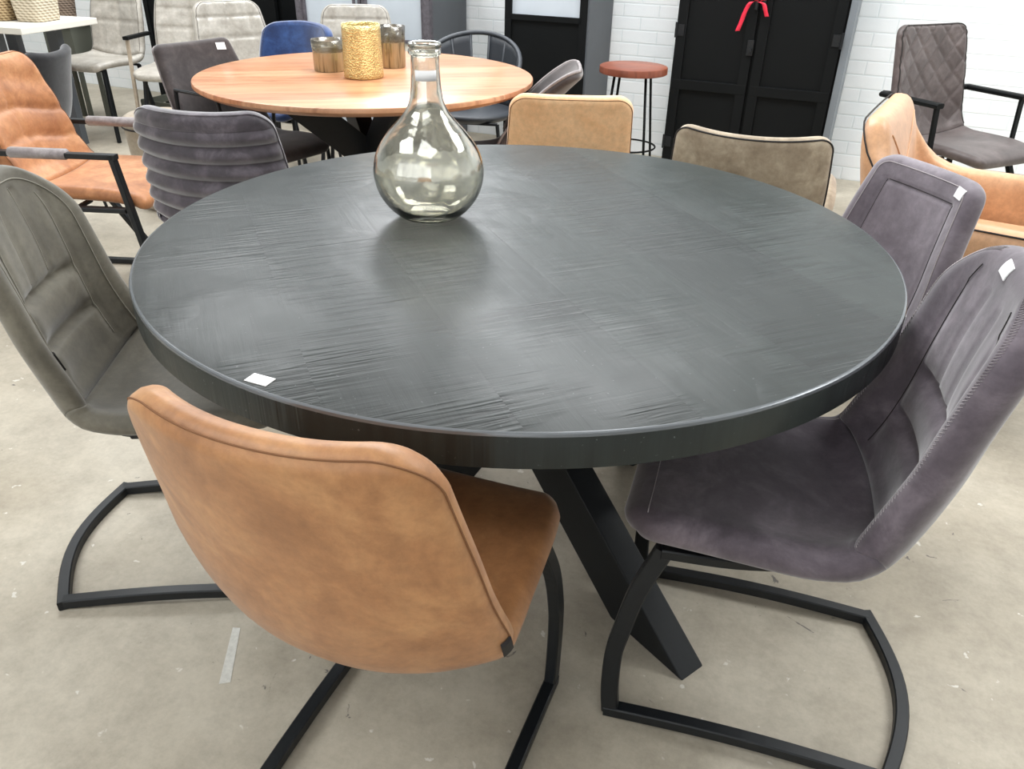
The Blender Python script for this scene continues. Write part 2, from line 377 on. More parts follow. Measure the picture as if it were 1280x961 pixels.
class Shell:
    """upholstered shell: a profile in the (forward, up) plane swept sideways, with raised flanks, rounded corners and a soft rim"""
    def __init__(s, prof, hw, curl, th=0.045, rb=0.06, rtp=0.07, relief=None, p=2.6, rim=None, backk=1.0, topcurve=0.0):
        d = catmull(prof, 240); L = np.r_[0, np.cumsum(np.hypot(*np.diff(d, axis=0).T))]
        s.L = L[-1]; s.ss = L; s.d = d; s.hwk = hw; s.ck = curl; s.th = th; s.rb = rb; s.rt = rtp; s.relief = relief; s.p = p
        s.rim = rim or th*0.55; s.backk = backk; s.tc = topcurve
    def k(s, tab, t):
        x, y = zip(*tab); 
        # smooth interpolation
        t = np.clip(t, 0, 1); xs = np.array(x); ys = np.array(y, float)
        i = np.clip(np.searchsorted(xs, t, side='right')-1, 0, len(xs)-2); f = (t-xs[i])/(xs[i+1]-xs[i])
        m = np.gradient(ys, xs); h = xs[i+1]-xs[i]
        return ys[i]*(1+2*f)*(1-f)**2 + m[i]*h*f*(1-f)**2 + ys[i+1]*f*f*(3-2*f) + m[i+1]*h*f*f*(f-1)
    def hw_full(s, t): return s.k(s.hwk, t)
    def hw_eff(s, t):
        h = s.hw_full(t); d = t*s.L; r = s.rb
        h = np.where(d < r, h - r + np.sqrt(np.maximum(0, r*r-(r-np.minimum(d, r))**2)), h)
        d = (1-t)*s.L; r = s.rt
        return np.where(d < r, h - r + np.sqrt(np.maximum(0, r*r-(r-np.minimum(d, r))**2)), h)
    def mid(s, a, t):                        # a: sideways in metres
        t = np.asarray(t, float); a = np.asarray(a, float)
        sl = t*s.L
        y = np.interp(sl, s.ss, s.d[:, 0]); z = np.interp(sl, s.ss, s.d[:, 1])
        e = 0.02*s.L
        y2 = np.interp(sl+e, s.ss, s.d[:, 0]); y1 = np.interp(sl-e, s.ss, s.d[:, 0]); z2 = np.interp(sl+e, s.ss, s.d[:, 1]); z1 = np.interp(sl-e, s.ss, s.d[:, 1])
        ty, tz = y2-y1, z2-z1; q = np.hypot(ty, tz); ty, tz = ty/q, tz/q
        u = np.clip(np.abs(a)/s.hw_full(t), 0, 1.2)
        c = s.k(s.ck, t)*u**s.p
        # crown the top edge
        zc = -s.tc*np.abs(u)**2*np.clip((t-0.75)/0.25, 0, 1)**2
        return np.stack([a, y+tz*c, z-ty*c+zc], -1)
    def surf(s, a, t, side=1, off=0.0, g=None):
        a = np.asarray(a, float); t = np.asarray(t, float); e = 1e-3
        da = s.mid(a+e, t)-s.mid(a-e, t); tt = np.clip(t, 2e-3, 1-2e-3); dt = s.mid(a, tt+e)-s.mid(a, tt-e)
        n = np.cross(dt, da); n /= np.linalg.norm(n, axis=-1, keepdims=True)
        if g is None: g = s.g(a, t)
        o = s.th/2*g
        if side > 0:
            if s.relief is not None: o = o + s.relief(a/s.hw_full(t), t, s)*np.minimum(1, g*1.2)
        else: o = o*s.backk
        return s.mid(a, t) + n*((o+off)*side)[..., None]
    def g(s, a, t):
        el = np.maximum(0, s.hw_eff(t)-np.abs(a)); ee = np.minimum(t, 1-t)*s.L
        f = lambda e: np.sqrt(np.maximum(0, 1-(1-np.minimum(e/s.rim, 1))**2))
        return f(el)*f(ee)
    def tz(s, z, back=True):                 # the t at which the profile reaches height z
        i = np.where(s.d[:, 1] >= z)[0]; i = [k for k in i if s.ss[k] > 0.5*s.L]
        return s.ss[i[0]]/s.L
    def grid(s, t0, t1, nt, nu):
        def sp(n, lo, hi):
            if not lo and not hi: return np.linspace(0, 1, n)
            x = np.linspace(0, 1, n)
            if lo and hi: return 0.5-0.5*np.cos(np.pi*x)*(0.35+0.65*np.abs(np.cos(np.pi*x))**0.6) if False else 0.5-0.5*np.cos(np.pi*x)
            if lo: return 1-np.cos(np.pi/2*x)
            return np.sin(np.pi/2*x)
        ts = t0+(t1-t0)*sp(nt, t0 <= 0, t1 >= 1); ts = np.clip(ts, 0, 1)
        us = -np.cos(np.pi*np.linspace(0, 1, nu)); us = 0.55*us+0.45*np.linspace(-1, 1, nu)
        T, U = np.meshgrid(ts, us, indexing='ij'); A = U*s.hw_eff(T)
        return A, T
    def piece(s, name, t0, t1, mat, parent, nt=44, nu=41):
        A, T = s.grid(t0, t1, nt, nu)
        g = s.g(A, T); g[:, 0] = 0; g[:, -1] = 0
        if t0 <= 0: g[0] = 0
        if t1 >= 1: g[-1] = 0
        F = s.surf(A, T, 1, g=g).reshape(-1, 3); B = s.surf(A, T, -1, g=g).reshape(-1, 3)
        n = nt*nu; fs = []
        for i in range(nt-1):
            for j in range(nu-1):
                q = (i*nu+j, i*nu+j+1, (i+1)*nu+j+1, (i+1)*nu+j)
                fs.append(q); fs.append(tuple(n+k for k in reversed(q)))
        if t0 > 0:
            for j in range(nu-1): fs.append((j, j+1, n+j+1, n+j))
        if t1 < 1:
            k = (nt-1)*nu
            for j in range(nu-1): fs.append((k+j, k+j+1, n+k+j+1, n+k+j))
        o = mesh_obj(name, np.vstack([F, B]), fs, mat, parent)
        bm = bmesh.new(); bm.from_mesh(o.data); bmesh.ops.remove_doubles(bm, verts=bm.verts, dist=2e-5)
        bmesh.ops.dissolve_degenerate(bm, edges=bm.edges, dist=1e-5); bmesh.ops.recalc_face_normals(bm, faces=bm.faces)
        bm.to_mesh(o.data); bm.free(); o.data.polygons.foreach_set('use_smooth', [True]*len(o.data.polygons)); return o
    def line(s, pts, r, side=1, off=0.0, dash=None):
        """thread along (u, t) points on the surface"""
        p = np.array(pts, float); a = p[:, 0]*s.hw_eff(p[:, 1])
        return s.surf(a, p[:, 1], side, off)
    def rimline(s, inset, side=1, t0=0.42, n=90, off=0.0005):
        """path inset from the edge, up one flank, over the top and down the other"""
        ti = 1-inset/s.L; path = []
        for k in np.sin(np.linspace(0, 1, n//2)*math.pi/2):
            t = t0+(ti-t0)*k; h = float(s.hw_full(np.array(t)))-inset; d = (ti-t)*s.L; r = max(0.012, s.rt-inset)
            if d < r: h = h-r+math.sqrt(max(0, r*r-(r-d)**2))
            path.append((h, t))
        hl = path[-1][0]
        full = [(a, t) for a, t in path] + [(a, ti) for a in np.linspace(hl, -hl, n//3)[1:-1]] + [(-a, t) for a, t in reversed(path)]
        q = np.array(full); return s.surf(q[:, 0], q[:, 1], side, off)
    def patch(s, name, a0, t, w, h, mat, parent, side=1, ang=0.0, th=0.0008, off=0.0015, n=5):
        i, j = np.meshgrid(np.linspace(-.5, .5, n), np.linspace(-.5, .5, n), indexing='ij')
        x, y = i*w, j*h; a = a0+x*math.cos(ang)-y*math.sin(ang); tt = t+(x*math.sin(ang)+y*math.cos(ang))/s.L
        F = s.surf(a, tt, side, off+th).reshape(-1, 3); B = s.surf(a, tt, side, off*0.3).reshape(-1, 3); m = n*n; fs = []
        for a_ in range(n-1):
            for b_ in range(n-1):
                q = (a_*n+b_, a_*n+b_+1, (a_+1)*n+b_+1, (a_+1)*n+b_); fs.append(q); fs.append(tuple(m+k for k in reversed(q)))
        ring = [b_ for b_ in range(n)] + [a_*n+n-1 for a_ in range(1, n)] + [(n-1)*n+b_ for b_ in range(n-2, -1, -1)] + [a_*n for a_ in range(n-2, 0, -1)]
        for k in range(len(ring)):
            p, q = ring[k], ring[(k+1) % len(ring)]; fs.append((p, q, m+q, m+p))
        return mesh_obj(name, np.vstack([F, B]), fs, mat, parent, False)

def thread(name, path, r, mat, parent, seg=6): return MB().tube(path, r, seg).build(name, mat, parent, True)
def gr(x, w): return np.exp(-(x/w)**2)

# ------------------------------------------------------------------ the room
MAT['blackwood'] = black_wood(math.radians(67))
RO = ROOM_ROT
X0, X1, Y0, Y1 = -9.0, 5.0, -3.0, 5.2
def room_obj(name, mb, mat, loc=(0, 0, 0)):
    o = mb.build(name, mat); o.rotation_euler = (0, 0, RO); o.location = loc; return struct(o)
fl = MB().add([(X0, Y0, 0), (X1, Y0, 0), (X1, Y1, 0), (X0, Y1, 0), (X0, Y0, -.1), (X1, Y0, -.1), (X1, Y1, -.1), (X0, Y1, -.1)], [(0, 1, 2, 3), (4, 5, 6, 7), (0, 1, 5, 4), (1, 2, 6, 5), (2, 3, 7, 6), (3, 0, 4, 7)])
room_obj('floor', fl, MAT['floor'])
hx, hz0, hz1, hh = HW
wb = MB().box(((X0-.2+hx-hh)/2, Y1+.1, CEIL/2), (hx-hh-X0+.2, .2, CEIL)).box(((X1+.2+hx+hh)/2, Y1+.1, CEIL/2), (X1+.2-hx-hh, .2, CEIL))
wb.box((hx, Y1+.1, hz0/2), (2*hh, .2, hz0)).box((hx, Y1+.1, (hz1+CEIL)/2), (2*hh, .2, CEIL-hz1))
room_obj('wall_back', wb, MAT['brick'])
w7 = MB()
for x in (-hh+.025, hh-.025): w7.box((hx+x, Y1+.06, (hz0+hz1)/2), (.05, .08, hz1-hz0))
for z in (hz0+.025, hz1-.025): w7.box((hx, Y1+.06, z), (2*hh, .08, .05))
room_obj('window_7', w7, MAT['iron'])  # frame of the added window that goes with the table fill light
room_obj('wall_left', MB().box((X0-.1, (Y0+Y1)/2, CEIL/2), (.2, Y1-Y0, CEIL)), MAT['brick'])
room_obj('wall_right', MB().box((X1+.1, (Y0+Y1)/2, CEIL/2), (.2, Y1-Y0, CEIL)), MAT['plaster'])
# front wall with the shop window
wf = MB(); wx0, wx1, wz0, wz1 = -3.9, 1.9, 0.65, 2.85
wf.box(((X0+wx0)/2, Y0-.1, CEIL/2), (wx0-X0, .2, CEIL)).box(((X1+wx1)/2, Y0-.1, CEIL/2), (X1-wx1, .2, CEIL))
wf.box(((wx0+wx1)/2, Y0-.1, wz0/2), (wx1-wx0, .2, wz0)).box(((wx0+wx1)/2, Y0-.1, (wz1+CEIL)/2), (wx1-wx0, .2, CEIL-wz1))
room_obj('wall_front', wf, MAT['plaster'])
wn_ = MB()
for k in range(5): wn_.box((wx0+(wx1-wx0)*k/4, Y0-.1, (wz0+wz1)/2), (.06, .08, wz1-wz0))
for z in (wz0+.03, wz1-.03): wn_.box(((wx0+wx1)/2, Y0-.1, z), (wx1-wx0, .08, .06))
room_obj('window_1', wn_, MAT['iron'])
ps = MB().add([(0, 0, .0006), (.022, 0, .0006), (.034, .14, .0006), (.018, .145, .0006), (0, 0, 0), (.022, 0, 0), (.034, .14, 0), (.018, .145, 0)], [(0, 1, 2, 3), (4, 5, 6, 7), (0, 1, 5, 4), (1, 2, 6, 5), (2, 3, 7, 6), (3, 0, 4, 7)]).build('paint_streak', MAT['paintmark'], bpy.data.objects['floor'])
ps.location = Matrix.Rotation(-RO, 3, 'Z') @ Vector((-.57, 1.035, 0.0003)); ps.rotation_euler = (0, 0, -RO+.25)
# ceiling with skylight openings
cl = MB(); xs = sorted({X0, X1} | {a+s for a, b in SKY for s in (-.95, .95)}); ys = sorted({Y0, Y1} | {b+s for a, b in SKY for s in (-.75, .75)})
for i in range(len(xs)-1):
    for j in range(len(ys)-1):
        cx, cy = (xs[i]+xs[i+1])/2, (ys[j]+ys[j+1])/2
        if any(abs(cx-a) < .95 and abs(cy-b) < .75 for a, b in SKY): continue
        cl.box((cx, cy, CEIL+.06), (xs[i+1]-xs[i], ys[j+1]-ys[j], .12))
room_obj('ceiling', cl, MAT['ceil'])
for n, (a, b) in enumerate(SKY):
    f = MB()
    for s in (-1, 1): f.box((s*.93, 0, .06), (.04, 1.5, .1)).box((0, s*.73, .06), (1.9, .04, .1))
    f.box((0, 0, .06), (.03, 1.5, .06))
    o = f.build('window_%d' % (n+2), MAT['ceil']); o.location = room(a, b, CEIL); o.rotation_euler = (0, 0, RO); struct(o)

# ------------------------------------------------------------------ main table
def spider_base(root, R, ztop, w, h, ang, name='leg', hd=0.62):
    """four slanting flat legs that cross in the middle"""
    for k in range(4):
        a = ang+k*math.pi/2; d = Vector((math.cos(a), math.sin(a), 0)); sd = Vector((-d.y, d.x, 0))
        lean = 0.0*sd
        m = MB(); foot = d*R; head = -d*R*hd; z0, z1 = 0.0, ztop
        # box section cut level at the floor and at the top
        vs = []
        for P, z in ((foot, z0), (head, z1)):
            for sx, sy in ((-1, -1), (1, -1), (1, 1), (-1, 1)):
                vs.append(P + lean*(1 if z else 1) + sd*sx*w/2 + d*sy*h/2 + Vector((0, 0, z)))
        m.add(vs, [(0, 1, 2, 3), (4, 5, 6, 7), (0, 1, 5, 4), (1, 2, 6, 5), (2, 3, 7, 6), (3, 0, 4, 7)])
        o = m.build(name, MAT['iron'], root)
        bv = o.modifiers.new('b', 'BEVEL'); bv.width = 0.003; bv.segments = 2
TZ = 0.7615
def disc(name, R, z0, z1, bevt, bevb, mat, root, wob=0.0, seg=160, under=0.0):
    prof = [(0, z0), (R-bevb-under, z0), (R-under*0.4, z0+bevb*0.6+under*0.3), (R, z0+max(bevb, under*0.7)), (R, z1-bevt), (R-bevt*0.3, z1-bevt*0.3), (R-bevt, z1), (R*0.5, z1), (0, z1)]
    vs = []; fs = []; n = len(prof)
    for i, (r, z) in enumerate(prof):
        for k in range(seg):
            a = 2*math.pi*k/seg; q = r
            if i in (3, 4, 5): q += wob*math.sin(a*13)*math.sin(a*7+1)
            vs.append((q*math.cos(a), q*math.sin(a), z))
    for i in range(n-1):
        for k in range(seg): fs.append((i*seg+k, i*seg+(k+1) % seg, (i+1)*seg+(k+1) % seg, (i+1)*seg+k))
    o = mesh_obj(name, vs, fs, mat, root); bm = bmesh.new(); bm.from_mesh(o.data)
    bmesh.ops.remove_doubles(bm, verts=bm.verts, dist=1e-5); bmesh.ops.recalc_face_normals(bm, faces=bm.faces); bm.to_mesh(o.data); bm.free()
    o.data.polygons.foreach_set('use_smooth', [True]*len(o.data.polygons)); o.data.set_sharp_from_angle(angle=math.radians(30)); return o

T1 = thing('dining_table', 'large round black-stained wooden dining table on crossed black steel legs', 'table', (0.0075, 1.573, 0))
disc('tabletop', 0.75, TZ-.0585, TZ, 0.0055, 0.006, MAT['blackwood'], T1, 0.0006)
T1top = [c for c in T1.children if c.name.startswith('tabletop')][0]
MAT['edge'] = plain('painted_edge_highlight', (104, 108, 112), 0.24, 0.3, 0.8)  # rim highlight painted in: paler, glossier grey on the bevel of the black top
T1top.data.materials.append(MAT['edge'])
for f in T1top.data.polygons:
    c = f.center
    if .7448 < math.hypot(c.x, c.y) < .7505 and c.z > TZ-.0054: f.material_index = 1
spider_base(T1, 0.51, TZ-.072, 0.066, 0.21, math.radians(-52.2), hd=.75)
m = MB()
for k in range(2):
    a = math.radians(-51.5)+k*math.pi/2; m.box((0, 0, TZ-.066), (0.95, .08, .011), a)
m.build('mounting_plate', MAT['iron_dark'], T1)
def label(name, x, y, z, w, h, rz, parent, rx=0.0, loc_is_world=True):
    mb = MB().box((0, 0, 0.0008), (w, h, 0.0012)); o = mb.build(name, MAT['paper'], parent)
    p = Vector((x, y, z)) - (parent.location if parent else Vector()); o.location = p; o.rotation_euler = (rx, 0, rz); return o
label('price_label', -0.352, .942, TZ, 0.037, 0.022, math.radians(-23), T1)
l2 = label('edge_label', 0, 0, 0, 0.028, 0.020, 0, T1)
ang = math.atan2(1.27-1.573, 0.69-0.0075)
l2.location = (0.7512*math.cos(ang), 0.7512*math.sin(ang), TZ-.036); l2.rotation_euler = (math.radians(90), 0, ang+math.pi/2)

# vase
vz = TZ+.0005
V = thing('bottle_vase', 'silvered glass bottle vase with a round belly and slim neck on the black table', 'vase', (-0.187, 1.66, vz))
outer = [(0.0, 0.0), (0.052, 0.0), (0.062, 0.002), (0.074, 0.011), (0.085, 0.021), (0.101, 0.042), (0.111, 0.064), (0.1165, 0.09), (0.1155, 0.113), (0.109, 0.137), (0.096, 0.161), (0.078, 0.184), (0.060, 0.203), (0.045, 0.221), (0.035, 0.242), (0.031, 0.265), (0.029, 0.295), (0.028, 0.322), (0.0275, 0.327), (0.0325, 0.330), (0.0335, 0.334), (0.0325, 0.339), (0.029, 0.341), (0.0325, 0.344), (0.0335, 0.348), (0.0315, 0.3515)]
inner = [(0.0265, 0.350), (0.0245, 0.338), (0.0245, 0.30), (0.0265, 0.265), (0.031, 0.240), (0.041, 0.218), (0.056, 0.199), (0.074, 0.181), (0.092, 0.158), (0.105, 0.135), (0.1115, 0.112), (0.1125, 0.09), (0.107, 0.066), (0.097, 0.045), (0.08, 0.026), (0.06, 0.012), (0.04, 0.007), (0.0, 0.007)]
o = catmull(outer[2:19], 60).tolist(); po = outer[:2]+[tuple(q) for q in o]+outer[19:]
b = MB().lathe(po+inner, seg=72, sy=0.86).build('bottle', MAT['vase'], V, True)
# neck sticker: a curved patch on the camera side of the neck
vs = []; fs = []
for i in range(9):
    a = math.radians(-90-42+i*84/8-(-6))
    for z in (0.283, 0.303):
        for r in (0.0306, 0.0314): vs.append((r*math.cos(a), r*math.sin(a)*0.88, z))
for i in range(8):
    q = i*4; w = q+4; fs += [(q+1, w+1, w+3, q+3), (q, q+2, w+2, w), (q, w, w+1, q+1), (q+2, q+3, w+3, w+2)]
fs += [(0, 1, 3, 2), (32, 34, 35, 33)]
mesh_obj('price_label', vs, fs, MAT['paper'], V)

# ------------------------------------------------------------------ cantilever shell chairs
PROF_A = [(.262, .435), (.235, .455), (.15, .463), (.05, .455), (-.04, .440), (-.105, .438), (-.155, .468), (-.185, .53), (-.205, .61), (-.220, .71), (-.236, .81), (-.250, .905)]
HW_A = [(0, .195), (.12, .215), (.3, .222), (.45, .215), (.58, .205), (.75, .20), (.88, .195), (1, .178)]
CURL_A = [(0, .004), (.15, .012), (.32, .035), (.45, .075), (.55, .085), (.7, .07), (.85, .055), (1, .035)]
def relief_channels(u, t, s):
    m = (np.abs(u) < 2)
    z = np.interp(t*s.L, s.ss, s.d[:, 1]); back = (t > 0.5)
    w = np.clip((0.62-np.abs(u))/0.12, 0, 1)
    r = -0.017*gr(z-0.672, 0.009)*w*back - 0.017*gr(z-0.580, 0.009)*w*back
    r += 0.006*np.sin(np.clip((z-.50)/.085, 0, 1)*math.pi)*w*back + 0.006*np.sin(np.clip((z-.585)/.083, 0, 1)*math.pi)*w*back + 0.005*np.sin(np.clip((z-.668)/.19, 0, 1)*math.pi)*w*back
    for q in (-.62, .62): r += -0.004*gr(u-q, 0.02)*back*(z < .84)
    for q in (-.2, .2): r += -0.004*gr(u-q, 0.025)*back*(z > .668)*(z < .86)
    tcr = s.tcrease
    r += -0.012*gr((t-tcr)*s.L, 0.010)*np.clip((0.93-np.abs(u))/.1, 0, 1)
    return r
def cantilever_frame(root, mat=None, hw=.20, f=.25, b=-.25, seat=.418, w=.022, h=.032):
    mat = mat or MAT['iron']
    for s in (-1, 1):
        x = s*hw
        leg = [(x*.90, f-.055, seat), (x*.97, f-.022, seat-.09), (x, f-.004, seat-.18), (x, f+.006, .17), (x, f+.006, .08), (x, f, .012)]
        MB().sweep([tuple(q) for q in catmull(leg, 24)], w, h, (0, 1, 0), ext=0.0).build('leg', mat, root)
        run = [(x, f+.012-(f-b+.012)*i/12, .012+.012*math.sin(math.pi*i/12)) for i in range(13)]
        MB().sweep(run, .025, .024, (0, 0, 1)).build('floor_runner', mat, root)
        sr = [(x*.93, f-.05, seat), (x*.85, .08, seat-.003), (x*.72, -.05, seat+.004)]
        MB().sweep([tuple(q) for q in catmull(sr, 8)], .022, .02).build('seat_rail', mat, root)
    cb = [(-hw+i*2*hw/16, b-.045*math.sin(math.pi*i/16), .012) for i in range(17)]
    MB().sweep(cb, .025, .0238, (0, 0, 1), ext=.0125).build('rear_crossbar', mat, root)
    MB().sweep([(-hw*.9, .14, seat), (hw*.9, .14, seat)], .03, .018).build('seat_bracket', mat, root)
    MB().sweep([(-hw*.8, -.02, seat), (hw*.8, -.02, seat)], .03, .018).build('seat_bracket', mat, root)
def shell_chair(name, lab, loc, f, mat, seam, prof=PROF_A, hw=HW_A, curl=CURL_A, th=.045, rtp=.07, relief=relief_channels, sides=(1,), tc=0.012, tag=None, frame='cantilever', rb=.06, crease=.47, rimin=.013, p=2.6, seamr=.0011, res=(44, 41), group=None, ff=.25, cat='chair', backk=1.0, rim=None, scale=1.0):
    root = thing(name, lab, cat, loc, facing(*f), group)
    sh = Shell(prof, hw, curl, th, rb, rtp, relief, p, topcurve=tc, backk=backk, rim=rim); sh.tcrease = crease
    sh.piece('seat', 0, crease, mat, root, res[0]-10, res[1]); sh.piece('backrest', crease, 1, mat, root, res[0]+10, res[1])
    for sd in sides:
        thread('rim_seam', sh.rimline(rimin, sd, crease+.02, 110, .0008), seamr, seam, root)
    if frame == 'cantilever': cantilever_frame(root, f=ff)
    return root, sh

# cognac chair in front of the table, back to the camera
root, sh = shell_chair('dining_chair', 'cognac leather cantilever chair seen from behind, at the black table edge with the price label', (-.183, .885, 0), (.35, .937), MAT['cognac'], MAT['brownseam'], hw=[(0, .195), (.12, .215), (.3, .228), (.45, .238), (.58, .240), (.72, .226), (.86, .208), (1, .190)], curl=[(0, .004), (.15, .012), (.32, .035), (.45, .075), (.55, .085), (.7, .075), (.85, .062), (1, .050)], tc=0, p=2.2, sides=(-1,), rimin=.005, rtp=.065, seamr=.0012, prof=[(y, z-.032*max(0, (z-.5)/.4)) for y, z in PROF_A])
tg = sh.patch('brand_tag', .230, .56, .012, .036, MAT['tag'], root, side=-1, ang=0, th=.003, off=.004)
# olive chair at the left of the table
root, sh = shell_chair('dining_chair', 'olive grey suede shell chair with two horizontal folds in its rounded back', (-.745, 1.455, 0), (.985, .10), MAT['olive'], MAT['oliveseam'], rtp=.15, sides=(1,), rimin=.03)
for q in (-.60, .60, -.2, .2):
    thread('stitch_line', sh.line([(q, t) for t in np.linspace(.53 if abs(q) > .3 else sh.tz(.69), .92 if abs(q) > .3 else .95, 50)], None, 1, .0004), .0009, MAT['oliveseam'], root)
sh.patch('brand_tag', .178, .62, .012, .042, MAT['tag'], root, side=1, ang=-.1, th=.002)
# violet chair at the right
root, sh = shell_chair('dining_chair', 'dark violet grey suede chair with zigzag edge stitching, seat tucked under the black table', (.50, 1.115, 0), (-.96, .276), MAT['violet'], MAT['lightseam'], rtp=.12, sides=(), th=.06, rim=.034, prof=[(y, z+.015*max(0, (z-.5)/.4)) for y, z in PROF_A])
for q in (-.62, .62):
    thread('stitch_line', sh.line([(q, t) for t in np.linspace(.52, .95, 50)], None, 1, .0012), .0009, MAT['seam'], root)
za, zb = sh.rimline(.005, 1, .49, 360, .0006), sh.rimline(.012, 1, .49, 360, .0006)
for lo, hi in ((0, 170), (len(za)-170, len(za))):
    thread('zigzag_stitch', [tuple((za if i % 2 else zb)[i]) for i in range(lo, hi)], .0008, MAT['lightseam'], root, 4)
thread('seat_stitch', sh.line([(u, .05) for u in np.linspace(-.9, .9, 30)] + [(.93, t) for t in np.linspace(.07, .45, 30)], None, 1, .0004), .0009, MAT['lightseam'], root)
sh.patch('price_label', .02, .972, .034, .022, MAT['paper'], root, side=1, ang=.1)

def relief_panel(u, t, s):
    r = 0*u; z = np.interp(t*s.L, s.ss, s.d[:, 1]); bk = t > .5
    r += -0.004*gr(np.abs(u)-.66, .03)*bk*(z < .793) - 0.004*gr(z-.790, .004)*bk*(np.abs(u) < .68)
    r += -0.010*gr((t-s.tcrease)*s.L, .01)
    return r
HW_B = [(0, .20), (.12, .215), (.3, .222), (.5, .212), (.65, .202), (.8, .185), (1, .160)]
PROF_B = [(.262, .435), (.235, .455), (.15, .463), (.05, .455), (-.04, .440), (-.105, .438), (-.155, .468), (-.185, .53), (-.205, .60), (-.222, .68), (-.243, .77), (-.262, .85)]
root, sh = shell_chair('dining_chair', 'violet grey suede chair with a stitched square panel on its square backrest', (.73, 1.75, 0), (-.955, -.296), MAT['violet_light'], MAT['lightseam'], ff=.175, prof=PROF_B, hw=HW_B, curl=[(0, .004), (.15, .012), (.32, .03), (.45, .05), (.55, .05), (.7, .045), (.85, .04), (1, .03)], rtp=.045, relief=relief_panel, tc=.004, rimin=.02, sides=(1,), th=.05)
tz8 = sh.tz(.790)
thread('panel_seam', sh.line([(-.66, t) for t in np.linspace(.53, tz8, 30)] + [(u, tz8) for u in np.linspace(-.62, .62, 24)] + [(.66, t) for t in np.linspace(tz8, .53, 30)], None, 1, .0003), .001, MAT['seam'], root)
sh.patch('price_label', -.125, .962, .032, .024, MAT['paper'], root, side=1, ang=.1)

# ------------------------------------------------------------------ plain-legged chairs behind
def four_legs(root, mat, hw=.17, f=.17, b=-.14, seat=.42, r=.009, splay=.05, sq=0.0):
    for sx in (-1, 1):
        for y, s in ((f, 1), (b, -1)):
            p = [(sx*hw, y, seat), (sx*(hw+splay), y+s*splay, .002)]
            if sq: MB().sweep(p, sq, sq, (0, 1, 0)).build('leg', mat, root)
            else: MB().tube(p, [r*1.1, r*.8], 10).build('leg', mat, root)
    for y in (f, b): MB().sweep([(-hw, y, seat), (hw, y, seat)], .02, .014).build('seat_bracket', mat, root)
flat_relief = lambda u, t, s: -0.010*gr((t-s.tcrease)*s.L, .012)
# pale cognac chair behind the table
root, sh = shell_chair('dining_chair', 'pale cognac leather chair with rounded square back standing behind the black table', (.175, 2.865, 0), (.02, 1), MAT['cognac_light'], MAT['brownseam'], hw=[(0, .19), (.3, .21), (.5, .21), (.75, .208), (1, .198)], curl=[(0, .004), (.3, .02), (.5, .04), (.75, .03), (1, .015)], rtp=.055, relief=flat_relief, sides=(-1,), tc=.0, rimin=.008, frame=None, res=(34, 31), prof=PROF_B)
four_legs(root, MAT['iron'])
# taupe armchair with black piping
LOWP = [(.26, .43), (.2, .45), (.08, .455), (-.05, .445), (-.13, .45), (-.18, .50), (-.205, .58), (-.222, .68), (-.24, .80)]
root, sh = shell_chair('armchair', 'taupe suede armchair with black piping and low wide back behind the black table', (.755, 2.55, 0), (.32, .947), MAT['taupe'], MAT['seam'], prof=LOWP, hw=[(0, .20), (.3, .225), (.5, .228), (.75, .234), (1, .222)], curl=[(0, .004), (.3, .02), (.5, .05), (.75, .065), (1, .065)], rtp=.045, relief=flat_relief, sides=(-1,), tc=-.004, rimin=.006, frame=None, seamr=.0028, res=(34, 35), p=2.2)
four_legs(root, MAT['iron'])
for s in (-1, 1):
    MB().sweep([tuple(q) for q in catmull([(s*.235, -.15, .53), (s*.25, -.05, .575), (s*.252, .08, .60), (s*.25, .17, .60)], 12)], .045, .03, bev=.015).build('armrest', MAT['taupe'], root, True)
    MB().sweep([tuple(q) for q in catmull([(s*.235, -.15, .510), (s*.25, -.05, .555), (s*.252, .08, .580), (s*.25, .17, .580)], 12)], .04, .008).build('armrest_bracket', MAT['iron_dark'], root)
    MB().sweep([(s*.25, .15, .58), (s*.20, .14, .42)], .02, .012, (0, 1, 0)).build('armrest_support', MAT['iron_dark'], root)

# ribbed velvet chair
RIBP = [(.25, .43), (.2, .45), (.08, .46), (-.05, .455), (-.14, .46), (-.18, .50), (-.2, .58), (-.21, .68), (-.225, .78), (-.235, .845)]
def rib(u, t, s):
    z = np.interp(t*s.L, s.ss, s.d[:, 1]); ph = (z-.845)/.062; return 0.0*u
class RibShell(Shell):
    def surf(s, a, t, side=1, off=0.0, g=None):
        a = np.asarray(a, float); t = np.asarray(t, float); base = super().surf(a, t, side, 0.0, g)
        z = np.interp(t*s.L, s.ss, s.d[:, 1]); e = 1e-3
        da = s.mid(a+e, t)-s.mid(a-e, t); tt = np.clip(t, 2e-3, 1-2e-3); dt = s.mid(a, tt+e)-s.mid(a, tt-e)
        n = np.cross(dt, da); n /= np.linalg.norm(n, axis=-1, keepdims=True)
        gg = s.g(a, t) if g is None else g
        amp = np.where((t > s.tcrease) & (z < .80), 0.018, 0)*gg
        return base + n*((np.abs(np.sin(math.pi*(z-.805)/.052))-.5)*amp*side + off*side)[..., None]
R3 = thing('dining_chair', 'grey velvet chair with horizontal ribs across its back beside the black table', 'chair', (-.875, 2.49, 0), facing(.16, .987))
sh = RibShell(RIBP, [(0, .20), (.3, .235), (.5, .235), (.75, .225), (1, .205)], [(0, .004), (.3, .03), (.5, .07), (.75, .075), (1, .06)], .06, .06, .06, flat_relief, 2.2, rim=.032); sh.tcrease = .47
sh.piece('seat', 0, .47, MAT['velvet'], R3, 30, 33); sh.piece('backrest', .47, 1, MAT['velvet'], R3, 150, 33)
thread('rim_piping', sh.rimline(.004, -1, .5), .003, MAT['velvet'], R3)
four_legs(R3, MAT['iron'])

